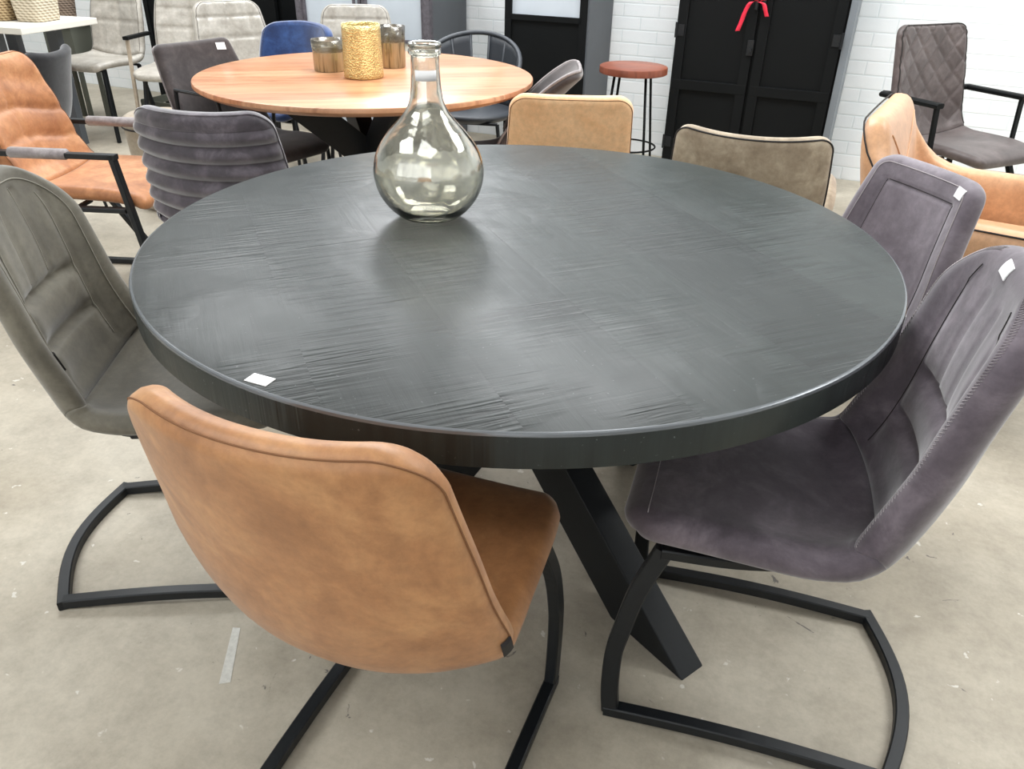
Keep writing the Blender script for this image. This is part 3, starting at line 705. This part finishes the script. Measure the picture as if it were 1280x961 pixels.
# ------------------------------------------------------------------ cognac metal-arm chair and dark chair behind it
def relief_patch(u, t, s):
    z = np.interp(t*s.L, s.ss, s.d[:, 1]); bk = (t > .47)
    r = -0.008*gr((t-s.tcrease)*s.L, .012)
    zz = .57 + .03*np.sin(u*2.0+1)
    r += bk*(-.010*gr(z-zz-.10, .008) - .010*gr(z-zz, .008)*(u < 1) - .008*gr(u-.1-.4*(z-.6), .03))
    r += bk*.006*np.sin((z-zz)/.10*math.pi)**2
    return r
ARMP = [(.30, .41), (.26, .435), (.15, .45), (.03, .45), (-.08, .44), (-.15, .455), (-.20, .52), (-.235, .62), (-.27, .74), (-.305, .87)]
root, sh = shell_chair('armchair', 'cognac patchwork leather armchair with square black metal arms and grey arm pads', (-1.60, 2.95, 0), (.995, -.06), MAT['cognac_arm'], MAT['brownseam'], prof=ARMP, hw=[(0, .23), (.3, .235), (.5, .23), (.75, .225), (1, .19)], curl=[(0, .002), (.3, .01), (.5, .03), (.75, .03), (1, .02)], rtp=.06, relief=relief_patch, sides=(1,), tc=.0, rimin=.006, frame=None, th=.05, rb=.03)
for s in (-1, 1):
    x = s*.25
    MB().sweep([(x, -.22, .60), (x, .245, .60)], .03, .018).build('arm_bar', MAT['iron'], root)
    MB().sweep([(x, .23, .60), (x*1.0, .31, .012)], .03, .02, (0, 1, 0), ext=.008).build('leg', MAT['iron'], root)
    MB().sweep([(x, -.20, .42), (x, .06, .012)], .03, .02, (0, 1, 0)).build('leg', MAT['iron'], root)
    MB().sweep([(x, .31, .012), (x, -.25, .012)], .03, .02).build('floor_runner', MAT['iron'], root)
    MB().sweep([(x, -.21, .412), (x, .24, .412)], .03, .016).sweep([(x, .05, .41), (x*.6, .05, .41)], .02, .012).build('seat_rail', MAT['iron'], root)
    MB().sweep([(x, -.13, .603), (x, .07, .603)], .042, .034, bev=.012).build('arm_pad', MAT['greyarm'], root, True)
root2, sh = shell_chair('dining_chair', 'slate grey fabric chair standing behind the cognac armchair with metal arms', (-2.29, 3.68, 0), (-1.0, .05), MAT['slate'], MAT['seam'], prof=[(y, z-.06*max(0, (z-.5)/.35)) for y, z in PROF_B], hw=[(0, .20), (.3, .22), (.5, .21), (1, .16)], curl=[(0, 0), (.3, .02), (.5, .06), (.75, .06), (1, .045)], rtp=.03, relief=flat_relief, tc=-.01, frame=None, sides=(), res=(30, 25))
four_legs(root2, MAT['iron'])

# charcoal chair at the wooden table
root, sh = shell_chair('dining_chair', 'charcoal fabric chair with tall square back and price label, beside the wooden table', (-1.14, 3.48, 0), (.84, -.54), MAT['dark'], MAT['greyarm'], hw=[(0, .20), (.3, .23), (.5, .225), (.75, .215), (1, .19)], curl=[(0, .002), (.3, .012), (.5, .03), (.75, .02), (1, .012)], rtp=.03, relief=flat_relief, sides=(-1,), tc=.0, rimin=.004, seamr=.004, frame=None, res=(34, 29), prof=[(y-.10*max(0, (z-.45)/.45), z-.06*max(0, (z-.5)/.4)) for y, z in PROF_A])
sh.patch('price_label', -.13, .952, .045, .030, MAT['paper'], root, side=1, ang=.1)
for s in (-1, 1):
    lp = [(s*.245, -.12, .42), (s*.255, -.14, .02), (s*.255, .2, .02), (s*.25, .17, .42)]
    MB().tube([tuple(q) for q in lp], .009, 8).build('leg', MAT['iron'], root)
for s in (-1, 1):
    MB().tube([(s*.25, -.17, .43), (s*.25, -.15, .70), (s*.25, .10, .70), (s*.25, .16, .43)], .009, 8).build('armrest', MAT['iron'], root)
for y in (.15, -.11): MB().sweep([(-.245, y, .42), (.245, y, .42)], .02, .014).build('seat_bracket', MAT['iron'], root)

# ------------------------------------------------------------------ wooden table with candle holders
MAT['acacia'] = plank_wood('honey_acacia_planks', [(204, 150, 114), (184, 128, 94), (214, 168, 132), (176, 120, 88)], .125, math.radians(-14), .3)
T2 = thing('dining_table', 'round honey-coloured wooden table with crossed black steel legs', 'table', (-.632, 3.455, 0))
disc('tabletop', .69, TZ-.035, TZ, .006, .004, MAT['acacia'], T2, 0, 128, .025)
spider_base(T2, .47, TZ-.048, .07, .19, math.radians(-62), hd=.75)
m = MB()
for k in range(2): m.box((0, 0, TZ-.042), (.9, .08, .011), math.radians(-62)+k*math.pi/2)
m.build('mounting_plate', MAT['iron_dark'], T2)
def cup(prof_r, z0, z1, t, seg=40): return [(0, 0), (prof_r(0)-.004, 0), (prof_r(0), .004)] + [(prof_r(k), .004+(z1-.004)*k) for k in np.linspace(.1, 1, 10)] + [(prof_r(1)-t, z1-.001)] + [(prof_r(k)-t, .008+(z1-.01)*k) for k in np.linspace(.95, 0, 10)] + [(0, .008)]
g1 = thing('candle_holder', 'tall crackled gold glass candle holder on the wooden table', 'candle holder', (-.632, 3.385, TZ+.0005), 0, 'candle holders on the wooden table')
MB().lathe(cup(lambda k: .080-.004*k, 0, .2, .003)).build('cup', MAT['gold'], g1, True)
for lab, x, y, r, h in (('low fluted glass tealight holder with an amber lower half on the wooden table', -.80, 3.53, .072, .122), ('smoky fluted glass holder standing half behind the gold one', -.555, 3.66, .062, .165)):
    g = thing('candle_holder', lab, 'candle holder', (x, y, TZ+.0005), 0, 'candle holders on the wooden table')
    k0 = .62
    MB().lathe([(0, 0), (r*.9, 0), (r*.93, .004), (r*.94, h*k0), (r*.90, h*k0), (r*.88, .01), (0, .01)]).build('amber_base', MAT['amberglass'], g, True, 40)
    MB().lathe([(r*.94, h*k0), (r, h), (r-.003, h), (r*.94-.003, h*k0)]).build('clear_rim', MAT['clearglass'], g, True)

# ------------------------------------------------------------------ tufted silver chairs
def relief_tuft(u, t, s):
    bk = t > .47; z = np.interp(t*s.L, s.ss, s.d[:, 1])
    r = -.010*gr((t-s.tcrease)*s.L, .012)
    r += bk*(-.009*gr(u, .05) - .007*gr(np.abs(u)-.62, .05) - .008*gr(z-.69, .008)*(np.abs(u) < .95) - .006*gr(z-.80, .008))
    r += bk*.008*np.abs(np.sin(u*1.57*2))*np.clip((1-np.abs(u))/.2, 0, 1)
    return r
TUFP = [(.26, .45), (.2, .468), (.08, .47), (-.05, .46), (-.13, .465), (-.18, .52), (-.20, .60), (-.22, .72), (-.24, .84), (-.255, .94)]
HW_T = [(0, .20), (.3, .225), (.5, .22), (.75, .22), (1, .19)]; CU_T = [(0, .004), (.3, .02), (.5, .05), (.75, .05), (1, .03)]
def tufted(lab, loc, f, arms=False, rtp=.07, mat='silver', prof=TUFP, group='silver grey tufted chairs'):
    root, sh = shell_chair('dining_chair', lab, loc, f, MAT[mat], MAT['seam'], prof=prof, hw=HW_T, curl=CU_T, rtp=rtp, relief=relief_tuft, sides=(1,), tc=.006, rimin=.008, frame=None, res=(40, 35), group=group)
    four_legs(root, MAT['iron'], .16, .17, -.13, .44, .012, .045, .022)
    if arms:
        for s in (-1, 1):
            MB().sweep([(s*.265, -.16, .66), (s*.265, .12, .66)], .035, .02).build('armrest', MAT['iron_dark'], root)
            MB().sweep([(s*.265, .10, .66), (s*.25, .19, .02)], .022, .014, (0, 1, 0)).build('armrest_support', MAT['beige'], root)
    return root
tufted('silver grey tufted leather chair nearest the basket table, its seat in view', (-2.76, 5.55, 0), (-.36, -.93))
tufted('silver grey tufted chair with metal arms behind the charcoal chair', (-2.13, 5.25, 0), (-.10, -.99), True)
tufted('silver grey tufted chair between the blue chair and the armed tufted one', (-1.60, 4.90, 0), (.60, -.80), False, .06, prof=[(y, z*(.885 if z > .5 else 1)+(.057 if z > .5 else 0)) for y, z in TUFP])
tufted('silver grey tufted chair behind the candle holders', (-.96, 4.86, 0), (.06, -.998), False, .06, prof=[(y, z*(.87 if z > .5 else 1)+(.065 if z > .5 else 0)) for y, z in TUFP])

# blue velvet chair
root, sh = shell_chair('dining_chair', 'royal blue velvet chair at the far side of the wooden table', (-1.25, 4.38, 0), (-.38, -.925), MAT['blue'], MAT['blue'], prof=[(y, z+.04*max(0, (z-.5)/.3)) for y, z in LOWP], hw=[(0, .20), (.3, .24), (.5, .24), (.75, .24), (1, .215)], curl=[(0, 0), (.3, .03), (.5, .08), (.75, .09), (1, .08)], rtp=.06, relief=flat_relief, frame=None, sides=(1,), rimin=.01, res=(30, 31), p=2.0, tc=.03)
four_legs(root, MAT['iron'])

# beige pouf
PF = thing('pouf', 'low round beige leather pouf between the ribbed velvet chair and charcoal chair', 'pouf', (-1.80, 4.03, 0))
MB().lathe([(0, .0), (.13, .0), (.15, .02), (.155, .2), (.165, .38), (.172, .42), (.165, .45), (.14, .465), (0, .47)], seg=40).build('cushion_body', MAT['beige'], PF, True)
MB().lathe([(.172, .405), (.176, .41), (.172, .415), (.168, .41), (.172, .405)], seg=40).build('piping', MAT['seam'], PF, True)

# black wire-and-panel tub chair
TB = thing('tub_chair', 'black plastic tub chair with ribbed open back and triangular gaps behind the wooden table', 'chair', (-.25, 4.34, 0), facing(-.15, -.988))
def tubpt(a, z):          # a: -1..1 round the back
    th = a*math.radians(105); rr = .23+.03*(z-.45)/.35
    return Vector((rr*math.sin(th)*1.02, -rr*math.cos(th)+.02, z))
def ztop(a): return .60+.205*math.cos(a*math.pi/2)**.8
MB().tube([tubpt(a, ztop(a)) for a in np.linspace(-1, 1, 41)], .012, 8).build('top_rail', MAT['mesh'], TB, True)
for a in (-.66, -.33, -.11, .11, .33, .66):
    lean = .12 if a > 0 else -.12
    MB().tube([tubpt(a*.75, .45), tubpt(a*.88, .6), tubpt(a+0*lean, ztop(a))], .009, 6).build('back_spoke', MAT['mesh'], TB, True)
for a0, a1 in ((-.98, -.66), (-.66, -.11), (.11, .33), (.33, .66), (.66, .98)):
    vs = []; n = 8
    for off in (0, .006):
        for i in range(n+1):
            for j in range(n+1):
                a = a0+(a1-a0)*i/n; z = .44+(ztop(a)-.44)*j/n; p = tubpt(a*(.75+.25*j/n), z); q = p*1; q.z = 0; vs.append(p-q.normalized()*off)
    fs = []; m_ = (n+1)**2
    for i in range(n):
        for j in range(n):
            q = (i*(n+1)+j, i*(n+1)+j+1, (i+1)*(n+1)+j+1, (i+1)*(n+1)+j); fs.append(q); fs.append(tuple(m_+k for k in reversed(q)))
    for i in range(n):
        for e in (0, n):
            q, w = i*(n+1)+e, (i+1)*(n+1)+e; fs.append((q, w, m_+w, m_+q)); q, w = e*(n+1)+i, e*(n+1)+i+1; fs.append((q, w, m_+w, m_+q))
    mesh_obj('back_panel', vs, fs, MAT['mesh'], TB)
MB().lathe([(0, .42), (.20, .42), (.225, .44), (.225, .455), (.20, .46), (0, .45)], seg=36).build('seat', MAT['mesh'], TB, True)
four_legs(TB, MAT['iron'])

# dark chair seen edge-on at the wooden table
root, sh = shell_chair('dining_chair', 'dark grey chair seen from the side, leaning back at the end of the wooden table', (-.13, 3.34, 0), (-.995, .06), MAT['dark'], MAT['greyarm'], prof=[(.25, .44), (.15, .455), (.05, .45), (-.06, .45), (-.12, .48), (-.16, .55), (-.215, .64), (-.29, .73), (-.38, .82)], hw=[(0, .19), (.3, .2), (.5, .195), (1, .17)], rtp=.05, relief=flat_relief, frame=None, sides=(1,), rimin=.002, seamr=.007, th=.035, res=(34, 27))
four_legs(root, MAT['iron'])

# stool
ST = thing('stool', 'stool with round reddish wooden seat on thin black legs beside the black metal cabinet', 'stool', (.60, 4.40, 0))
MAT['redwood'] = plank_wood('reddish_acacia', [(122, 66, 48), (150, 88, 66), (106, 56, 40)], .09, .5, .4)
disc('seat', .178, .645, .682, .006, .006, MAT['redwood'], ST, .001, 64)
for k in range(4):
    a = math.radians(28+90*k); d = Vector((math.cos(a), math.sin(a), 0))
    MB().tube([d*.115+Vector((0, 0, .645)), d*.19+Vector((0, 0, .003))], .007, 8).build('leg', MAT['iron_dark'], ST, True)
MB().tube([(.155*math.cos(t), .155*math.sin(t), .27) for t in np.linspace(0, 2*math.pi, 41)], .005, 6).build('foot_ring', MAT['iron_dark'], ST, True)

# ------------------------------------------------------------------ tan tub armchair
TC = thing('armchair', 'tan leather tub armchair with crossed seams on its high back and wrinkled arms', 'armchair', (1.54, 2.44, 0), facing(.86, -.51))
W_ = .33
def tub_wall(n=61, m=14):
    """U-shaped padded wall: arms at both sides, high back"""
    cl = []
    for i in range(n):
        k = i/(n-1)*2-1; a = abs(k)
        if a < .34: x = .26*(a/.34); y = -.30
        elif a < .56:
            th = (a-.34)/.22*math.pi/2; x = .26+.07*math.sin(th); y = -.30+.07*(1-math.cos(th))
        else: x = .33+.02*(a-.56)/.44; y = -.23+.50*(a-.56)/.44
        sm = min(1, max(0, (a-.30)/.34)); sm = sm*sm*(3-2*sm); zt = .84*(1-sm)+.60*sm
        cl.append((math.copysign(x, k), y, zt, a))
    vs = []; fs = []; ring = 2*m
    for i, (x, y, zt, a) in enumerate(cl):
        p0 = cl[max(0, i-1)]; p1 = cl[min(n-1, i+1)]; t = Vector((p1[0]-p0[0], p1[1]-p0[1], 0)).normalized(); nrm = Vector((-t.y, t.x, 0))
        if nrm.dot(Vector((-x, .1-y, 0))) < 0: nrm = -nrm
        for j in range(ring):
            ph = 2*math.pi*j/ring; cx, cz = math.cos(ph), math.sin(ph)
            ex = .045*math.copysign(abs(cx)**.6, cx); zc = (zt+.34)/2; hh = (zt-.34)/2
            ez = zc + hh*math.copysign(abs(cz)**.35, cz)
            lean = -.10*(max(0, ez-.42)/.42)*(1 if a < .45 else max(0, 1-(a-.45)/.2))
            wr = 0
            if cx > 0: wr = .006*math.sin(k_seed(i)+ez*38)*math.sin(i*.9)*(1 if a > .5 else 0) 
            p = Vector((x, y+lean, ez)) + nrm*(ex+wr); vs.append(p)
    for i in range(n-1):
        for j in range(ring): fs.append((i*ring+j, i*ring+(j+1) % ring, (i+1)*ring+(j+1) % ring, (i+1)*ring+j))
    fs.append(tuple(range(ring))); fs.append(tuple((n-1)*ring+j for j in range(ring)))
    return vs, fs, cl
def k_seed(i): return math.sin(i*1.7)*2
vs, fs, cl = tub_wall()
mesh_obj('backrest', vs, fs, MAT['tan'], TC)
for sgn in (-1, 1):
    pp = [(sgn*abs(x)*1.0, y-.10*(max(0, zt-.42)/.42)*(1 if a < .45 else max(0, 1-(a-.45)/.2)), zt+.001) for x, y, zt, a in cl[30:]]
    off = []
    for i, p in enumerate(pp):
        q = Vector(p); c = Vector((0, .1, 0)); d = Vector((c.x-q.x, c.y-q.y, 0)).normalized(); off.append(q-d*.034-Vector((0, 0, .008)))
    thread('piping', off, .003, MAT['seam'], TC)
def tub_in(k, ez):
    f = (k+1)/2*60; i = min(59, int(f)); w = f-i; out = []
    for q in (i, i+1):
        ring = [Vector(v) for v in vs[q*28:(q+1)*28]]; col = ring[-7:]+ring[:8]          # inner face, bottom to top
        for u_, v_ in zip(col, col[1:]):
            if u_.z <= ez <= v_.z: out.append(u_.lerp(v_, (ez-u_.z)/max(1e-6, v_.z-u_.z))); break
        else: out.append(col[-1])
    d = Vector((0, 1, 0)) if abs(k) < .4 else Vector((-math.copysign(1, k), 0, 0))
    return out[0].lerp(out[1], w)+d*.001
for a0, a1 in ((-.36, .30), (.36, -.30)):
    thread('cross_seam', [tub_in(a0+(a1-a0)*t, .46+.33*t) for t in np.linspace(0, 1, 24)], .003, MAT['tan'], TC)
cu = MB().box((0, .0, .395), (.56, .56, .13), 0, .045); cu.build('seat', MAT['tan'], TC, True)
thread('seat_piping', [(-.27, .27, .43), (0, .285, .435), (.27, .27, .43)], .003, MAT['seam'], TC)
MB().box((0, -.01, .32), (.50, .5, .05)).build('seat_base', MAT['iron_dark'], TC)
MB().tube([(0, 0, .30), (0, 0, .05)], .025, 16).build('pedestal', MAT['iron'], TC)
for k in range(4):
    a = math.radians(45+90*k); MB().sweep([(0, 0, .05), (.27*math.cos(a), .27*math.sin(a), .012)], .035, .02).build('foot', MAT['iron'], TC)

# ------------------------------------------------------------------ quilted brown-grey armchair by the wall
def relief_diamond(u, t, s):
    bk = np.clip((t-.50)/.04, 0, 1); z = np.interp(t*s.L, s.ss, s.d[:, 1]); x = u*.22
    d1 = ((x*.85+z*.75)/.085) % 1.0; d2 = ((-x*.85+z*.75)/.085) % 1.0
    l1 = gr(np.minimum(d1, 1-d1), .09); l2 = gr(np.minimum(d2, 1-d2), .09)
    return bk*(-.006*np.maximum(l1, l2*.8)) - .008*gr((t-s.tcrease)*s.L, .014)
QP = [(.30, .44), (.26, .462), (.15, .472), (.03, .465), (-.08, .452), (-.15, .465), (-.20, .53), (-.225, .63), (-.25, .77), (-.285, .95)]
root, sh = shell_chair('armchair', 'brown grey leather armchair with diamond quilted back and black arms by the white brick wall', (2.03, 3.76, 0), (.45, -.893), MAT['quilt'], MAT['seam'], prof=QP, hw=[(0, .21), (.12, .235), (.3, .24), (.5, .235), (.75, .235), (1, .222)], curl=[(0, .002), (.3, .02), (.5, .05), (.75, .04), (1, .025)], rtp=.05, relief=relief_diamond, sides=(1,), tc=.0, rimin=.006, frame=None, res=(70, 61), seamr=.003)
for s in (-1, 1):
    x = s*.285
    MB().sweep([(x*.8, -.235, .665), (x, -.20, .67), (x, .10, .67)], .045, .022, bev=.006).build('armrest', MAT['iron_dark'], root)
    MB().sweep([(x, .085, .66), (x*.98, .105, .45), (x*.6, .10, .43)], .03, .012, (0, 1, 0)).build('armrest_support', MAT['iron_dark'], root)
    MB().sweep([(x*.7, .15, .44), (x*1.0, .33, .012)], .03, .02, (0, 1, 0)).build('leg', MAT['iron_dark'], root)
    MB().sweep([(x*.7, -.10, .43), (x*1.0, -.26, .012)], .03, .02, (0, 1, 0)).build('leg', MAT['iron_dark'], root)
    MB().sweep([(x*.7, .16, .435), (x*.7, -.11, .425)], .03, .016).build('seat_rail', MAT['iron_dark'], root)

# ------------------------------------------------------------------ cabinets against the back wall (room axes)
def rthing(name, lab, cat, a, b): return thing(name, lab, cat, room(a, b, 0), RO)
# black locker, 0.98 wide
LK = rthing('locker_cabinet', 'tall black two-door metal cabinet with grey side against the white brick wall', 'cabinet', -.697, 4.83)
HL = 1.95
cb = MB().box((0, .185, HL/2+.03), (.90, .34, HL-.06)); cb.box((0, .185, HL-.01), (.93, .36, .03)).box((0, .185, .03), (.91, .35, .06)); cb.build('body', MAT['iron_dark'], LK)
MB().box((.47, .185, HL/2), (.035, .355, HL)).build('side_panel', MAT['greymetal'], LK)
for s in (-1, 1):
    d = MB(); cx = s*.225; W2 = .44
    d.box((cx, .012, HL/2+.03), (W2-.02, .012, HL-.1))
    for e in (-1, 1): d.box((cx+e*(W2/2-.03), 0, HL/2+.03), (.055, .018, HL-.08), 0, .003)
    for z in (.18, .52, 1.19, HL-.04): d.box((cx, -.001, z), (W2-.01, .018, .055), 0, .003)
    door = d.build('door', MAT['iron_dark'], LK)
    for z in (.19, .81, 1.45, 1.8):
        h = MB().tube([(s*.444, -.014, z-.04), (s*.444, -.014, z+.04)], .007, 10)
        h.box((s*.422, -.011, z), (.045, .004, .06)).tube([(s*.429, -.013, z+.018), (s*.429, -.016, z+.018)], .004, 8).tube([(s*.429, -.013, z-.018), (s*.429, -.016, z-.018)], .004, 8)
        h.build('hinge', MAT['iron'], door)
    MB().box((s*.02, -.02, 1.005), (.018, .02, .14), 0, .004).build('handle', MAT['iron'], door)
hk = MB().box((-.02, -.014, .744), (.035, .006, .08), 0, .002).tube([(-.018, -.02, .734), (-.018, -.034, .734)], .011, 12)
hk.build('lock', MAT['iron'], LK)
# ribbon tied to the handle
RB = rthing('ribbon', 'red satin ribbon tied to the handle of the black metal cabinet', 'ribbon', -.697, 4.83); RB.location.z = .027
def ribbon(path, w, name):
    vs = []; fs = []
    for i, p in enumerate(path):
        p = Vector(p); sd = Vector((math.cos(.5*math.sin(i*.9)), math.sin(.5*math.sin(i*.9))*.5, .1)).normalized()*w/2
        for o in (0, .0012): vs += [p-sd+Vector((0, o, 0)), p+sd+Vector((0, o, 0))]
    for i in range(len(path)-1):
        q = i*4; w_ = q+4; fs += [(q, q+1, w_+1, w_), (q+2, w_+2, w_+3, q+3), (q, w_, w_+2, q+2), (q+1, q+3, w_+3, w_+1)]
    n = (len(path)-1)*4; fs += [(0, 2, 3, 1), (n, n+1, n+3, n+2)]
    return mesh_obj(name, vs, fs, MAT['red'], RB)
ribbon(catmull([(-.02, -.037, .95), (-.05, -.05, .945), (-.072, -.045, .90), (-.085, -.04, .85), (-.10, -.037, .80)], 20), .024, 'ribbon_tail')
ribbon(catmull([(-.01, -.037, .95), (.02, -.05, .94), (.035, -.045, .905), (.045, -.04, .88)], 16), .022, 'ribbon_tail')
ribbon(catmull([(-.02, -.04, .955), (-.05, -.06, .985), (-.03, -.065, 1.01), (.0, -.05, .965), (.03, -.065, 1.0), (.045, -.055, .97), (.0, -.045, .955)], 30), .02, 'ribbon_bow')

# black display cabinet with a pale pane
DC = rthing('display_cabinet', 'black metal display cabinet with a pale glass upper pane behind the dark chair', 'cabinet', -1.914, 4.74)
b = MB(); HD = 1.9
b.box((0, .22, .02), (.52, .42, .04)).box((0, .22, HD), (.54, .44, .03)).box((-.25, .22, HD/2), (.02, .42, HD)).box((0, .42, HD/2), (.51, .015, HD)); b.build('body', MAT['iron_dark'], DC)
MB().box((.265, .22, HD/2), (.018, .44, HD)).build('side_panel', MAT['dgreymetal'], DC)
d = MB(); d.box((-.24, 0, HD/2), (.042, .02, HD)).box((.24, 0, HD/2), (.045, .02, HD)).box((0, 0, .828), (.46, .02, .03)).box((0, 0, .04), (.46, .02, .06)).box((0, 0, HD-.03), (.46, .02, .06)).box((0, .01, .44), (.46, .012, .76))
door = d.build('door', MAT['iron_dark'], DC)
MB().box((0, .012, 1.35), (.44, .006, 1.03)).build('pane', MAT['zincpanel'], door)

# zinc workshop cabinet
ZC = rthing('workshop_cabinet', 'grey metal workshop cabinet with pale doors in worn iron frames behind the wooden table', 'cabinet', -3.15, 4.66)
b = MB(); HZ = 1.05
b.box((0, .25, HZ/2), (.96, .46, HZ-.04)); b.build('body', MAT['zinc'], ZC)
MB().box((0, .25, HZ), (1.03, .50, .03)).build('worktop', MAT['rustframe'], ZC)
MB().box((.49, .25, HZ/2), (.018, .48, HZ-.03)).build('side_panel', MAT['dgreymetal'], ZC)
for x in (-.483, .483):
    MB().box((x, 0, HZ/2), (.045, .045, HZ-.03)).build('corner_post', MAT['rustframe'], ZC)
for s in (-1, 1):
    d = MB(); d.box((s*.232, .012, .837), (.43, .012, .36)); dd = d.build('door', MAT['zincpanel'], ZC)
    f = MB()
    for e in (-1, 1): f.box((s*.232+e*.218, 0, .837), (.02, .02, .39)).box((s*.232, 0, .837+e*.19), (.44, .02, .02))
    f.build('door_frame', MAT['rustframe'], dd)
    MB().box((s*.045, -.02, .837), (.014, .02, .10), 0, .004).build('handle', MAT['rustframe'], dd)
MB().box((0, .008, .595), (.90, .02, .085)).build('drawer', MAT['white'], ZC)
MB().box((0, .008, .29), (.90, .02, .48)).build('lower_panel', MAT['zincpanel'], ZC)

# dark cabinet on the far side
BC = rthing('wall_cabinet', 'wide black cabinet behind the silver tufted chairs', 'cabinet', -4.53, 4.77)
b = MB(); b.box((0, .22, .9), (1.26, .38, 1.8)).box((0, .22, 1.82), (1.3, .40, .03)); b.build('body', MAT['iron_dark'], BC)
for s in (-1, 1):
    d = MB(); d.box((s*.315, .0, .9), (.59, .02, 1.7))
    for e in (-1, 1): d.box((s*.315+e*.275, -.012, .9), (.04, .014, 1.7))
    dd = d.build('door', MAT['iron_dark'], BC); MB().box((s*.05, -.03, 1.0), (.016, .03, .2), 0, .004).build('handle', MAT['iron'], dd)

# ------------------------------------------------------------------ basket table, baskets, crates
BT = thing('display_table', 'white-topped table carrying wicker baskets', 'table', (-3.25, 5.10, 0), math.radians(-14))
MB().box((0, 0, .745), (1.20, .60, .035), 0, .004).build('tabletop', MAT['white'], BT)
for x in (-.50, .02, .33):
    for y in (-.22, .22): MB().box((x, y, .364), (.075, .05, .727)).build('leg', MAT['dgreymetal'], BT)
def basket(lab, x, y, w, d, h, mat, rz):
    root = thing('basket', lab, 'basket', (x, y, .7635), rz, 'wicker baskets on the white table')
    prof = []; n = 24; vs = []; fs = []
    def ring(kx, ky, z):
        out = []
        for i in range(n*2):
            a = 2*math.pi*i/(n*2); c, s = math.cos(a), math.sin(a)
            out.append((kx*w/2*math.copysign(abs(c)**.35, c), ky*d/2*math.copysign(abs(s)**.35, s), z))
        return out
    rings = [ring(.01, .01, 0), ring(.84, .84, 0), ring(.88, .88, .01), ring(.94, .94, h*.5), ring(1, 1, h), ring(.93, .93, h), ring(.87, .87, h*.5), ring(.8, .8, .015), ring(.01, .01, .015)]
    for r in rings: vs += r
    m_ = n*2
    for i in range(len(rings)-1):
        for k in range(m_): fs.append((i*m_+k, i*m_+(k+1) % m_, (i+1)*m_+(k+1) % m_, (i+1)*m_+k))
    mesh_obj('basket_body', vs, fs, mat, root)
    rr = [Vector(p)+Vector((0, 0, 0)) for p in ring(.97, .97, h)]; rr.append(rr[0])
    MB().tube(rr, .012, 8).build('rim', mat, root, True)
basket('honey wicker basket, the widest on the white table', -3.08, 5.08, .30, .26, .17, MAT['wicker'], -.2)
basket('pale wicker basket near the corner of the white table', -2.83, 5.03, .19, .22, .19, MAT['wicker_pale'], -.2)
# dark basket on a low stand behind
SD = thing('plant_stand', 'low grey-green stand carrying a dark basket beside the white table', 'stand', (-3.17, 5.95, 0), -.2)
MB().box((0, 0, .66), (.25, .24, .03), 0, .004).build('top', MAT['white'], SD); MB().box((0, 0, .52), (.22, .21, .25)).build('body', MAT['crate'], SD)
for x in (-.1, .1):
    for y in (-.09, .09): MB().box((x, y, .2), (.025, .025, .4)).build('leg', MAT['crate'], SD)
bk = thing('basket', 'grey-brown wicker basket on the grey-green stand', 'basket', (-3.17, 5.95, .6765), -.2, 'wicker baskets beside the white table')
MB().lathe([(0, 0), (.075, 0), (.08, .01), (.09, .10), (.10, .2), (.09, .2), (.08, .1), (.07, .015), (0, .015)], seg=32).build('basket_body', MAT['wicker_dark'], bk, True)
MB().tube([(.095*math.cos(t), .095*math.sin(t), .2) for t in np.linspace(0, 2*math.pi, 33)], .01, 8).build('rim', MAT['wicker_dark'], bk, True)
tc_ = thing('storage_crate', 'dull red crate on the floor under the white table', 'crate', (-3.35, 5.30, 0), -.24)
c = MB(); c.box((0, 0, .01), (.6, .3, .02)).box((0, -.15, .28), (.6, .012, .5)).box((0, .15, .28), (.6, .012, .5)).box((-.3, 0, .28), (.012, .3, .5)).box((.3, 0, .28), (.012, .3, .5)); c.build('crate_shell', MAT['dullred'], tc_)
tc2 = thing('storage_crate', 'low grey-green crate on the floor behind the tufted chair', 'crate', (-2.47, 6.0, 0), -.4)
c = MB()
c.box((0, 0, .01), (.5, .3, .02))
for z in (.05, .12): c.box((0, -.15, z), (.5, .012, .05)).box((0, .15, z), (.5, .012, .05)).box((-.25, 0, z), (.012, .3, .05)).box((.25, 0, z), (.012, .3, .05))
for x in (-.24, .24):
    for y in (-.14, .14): c.box((x, y, .075), (.02, .02, .15))
c.build('crate_shell', MAT['crate'], tc2)
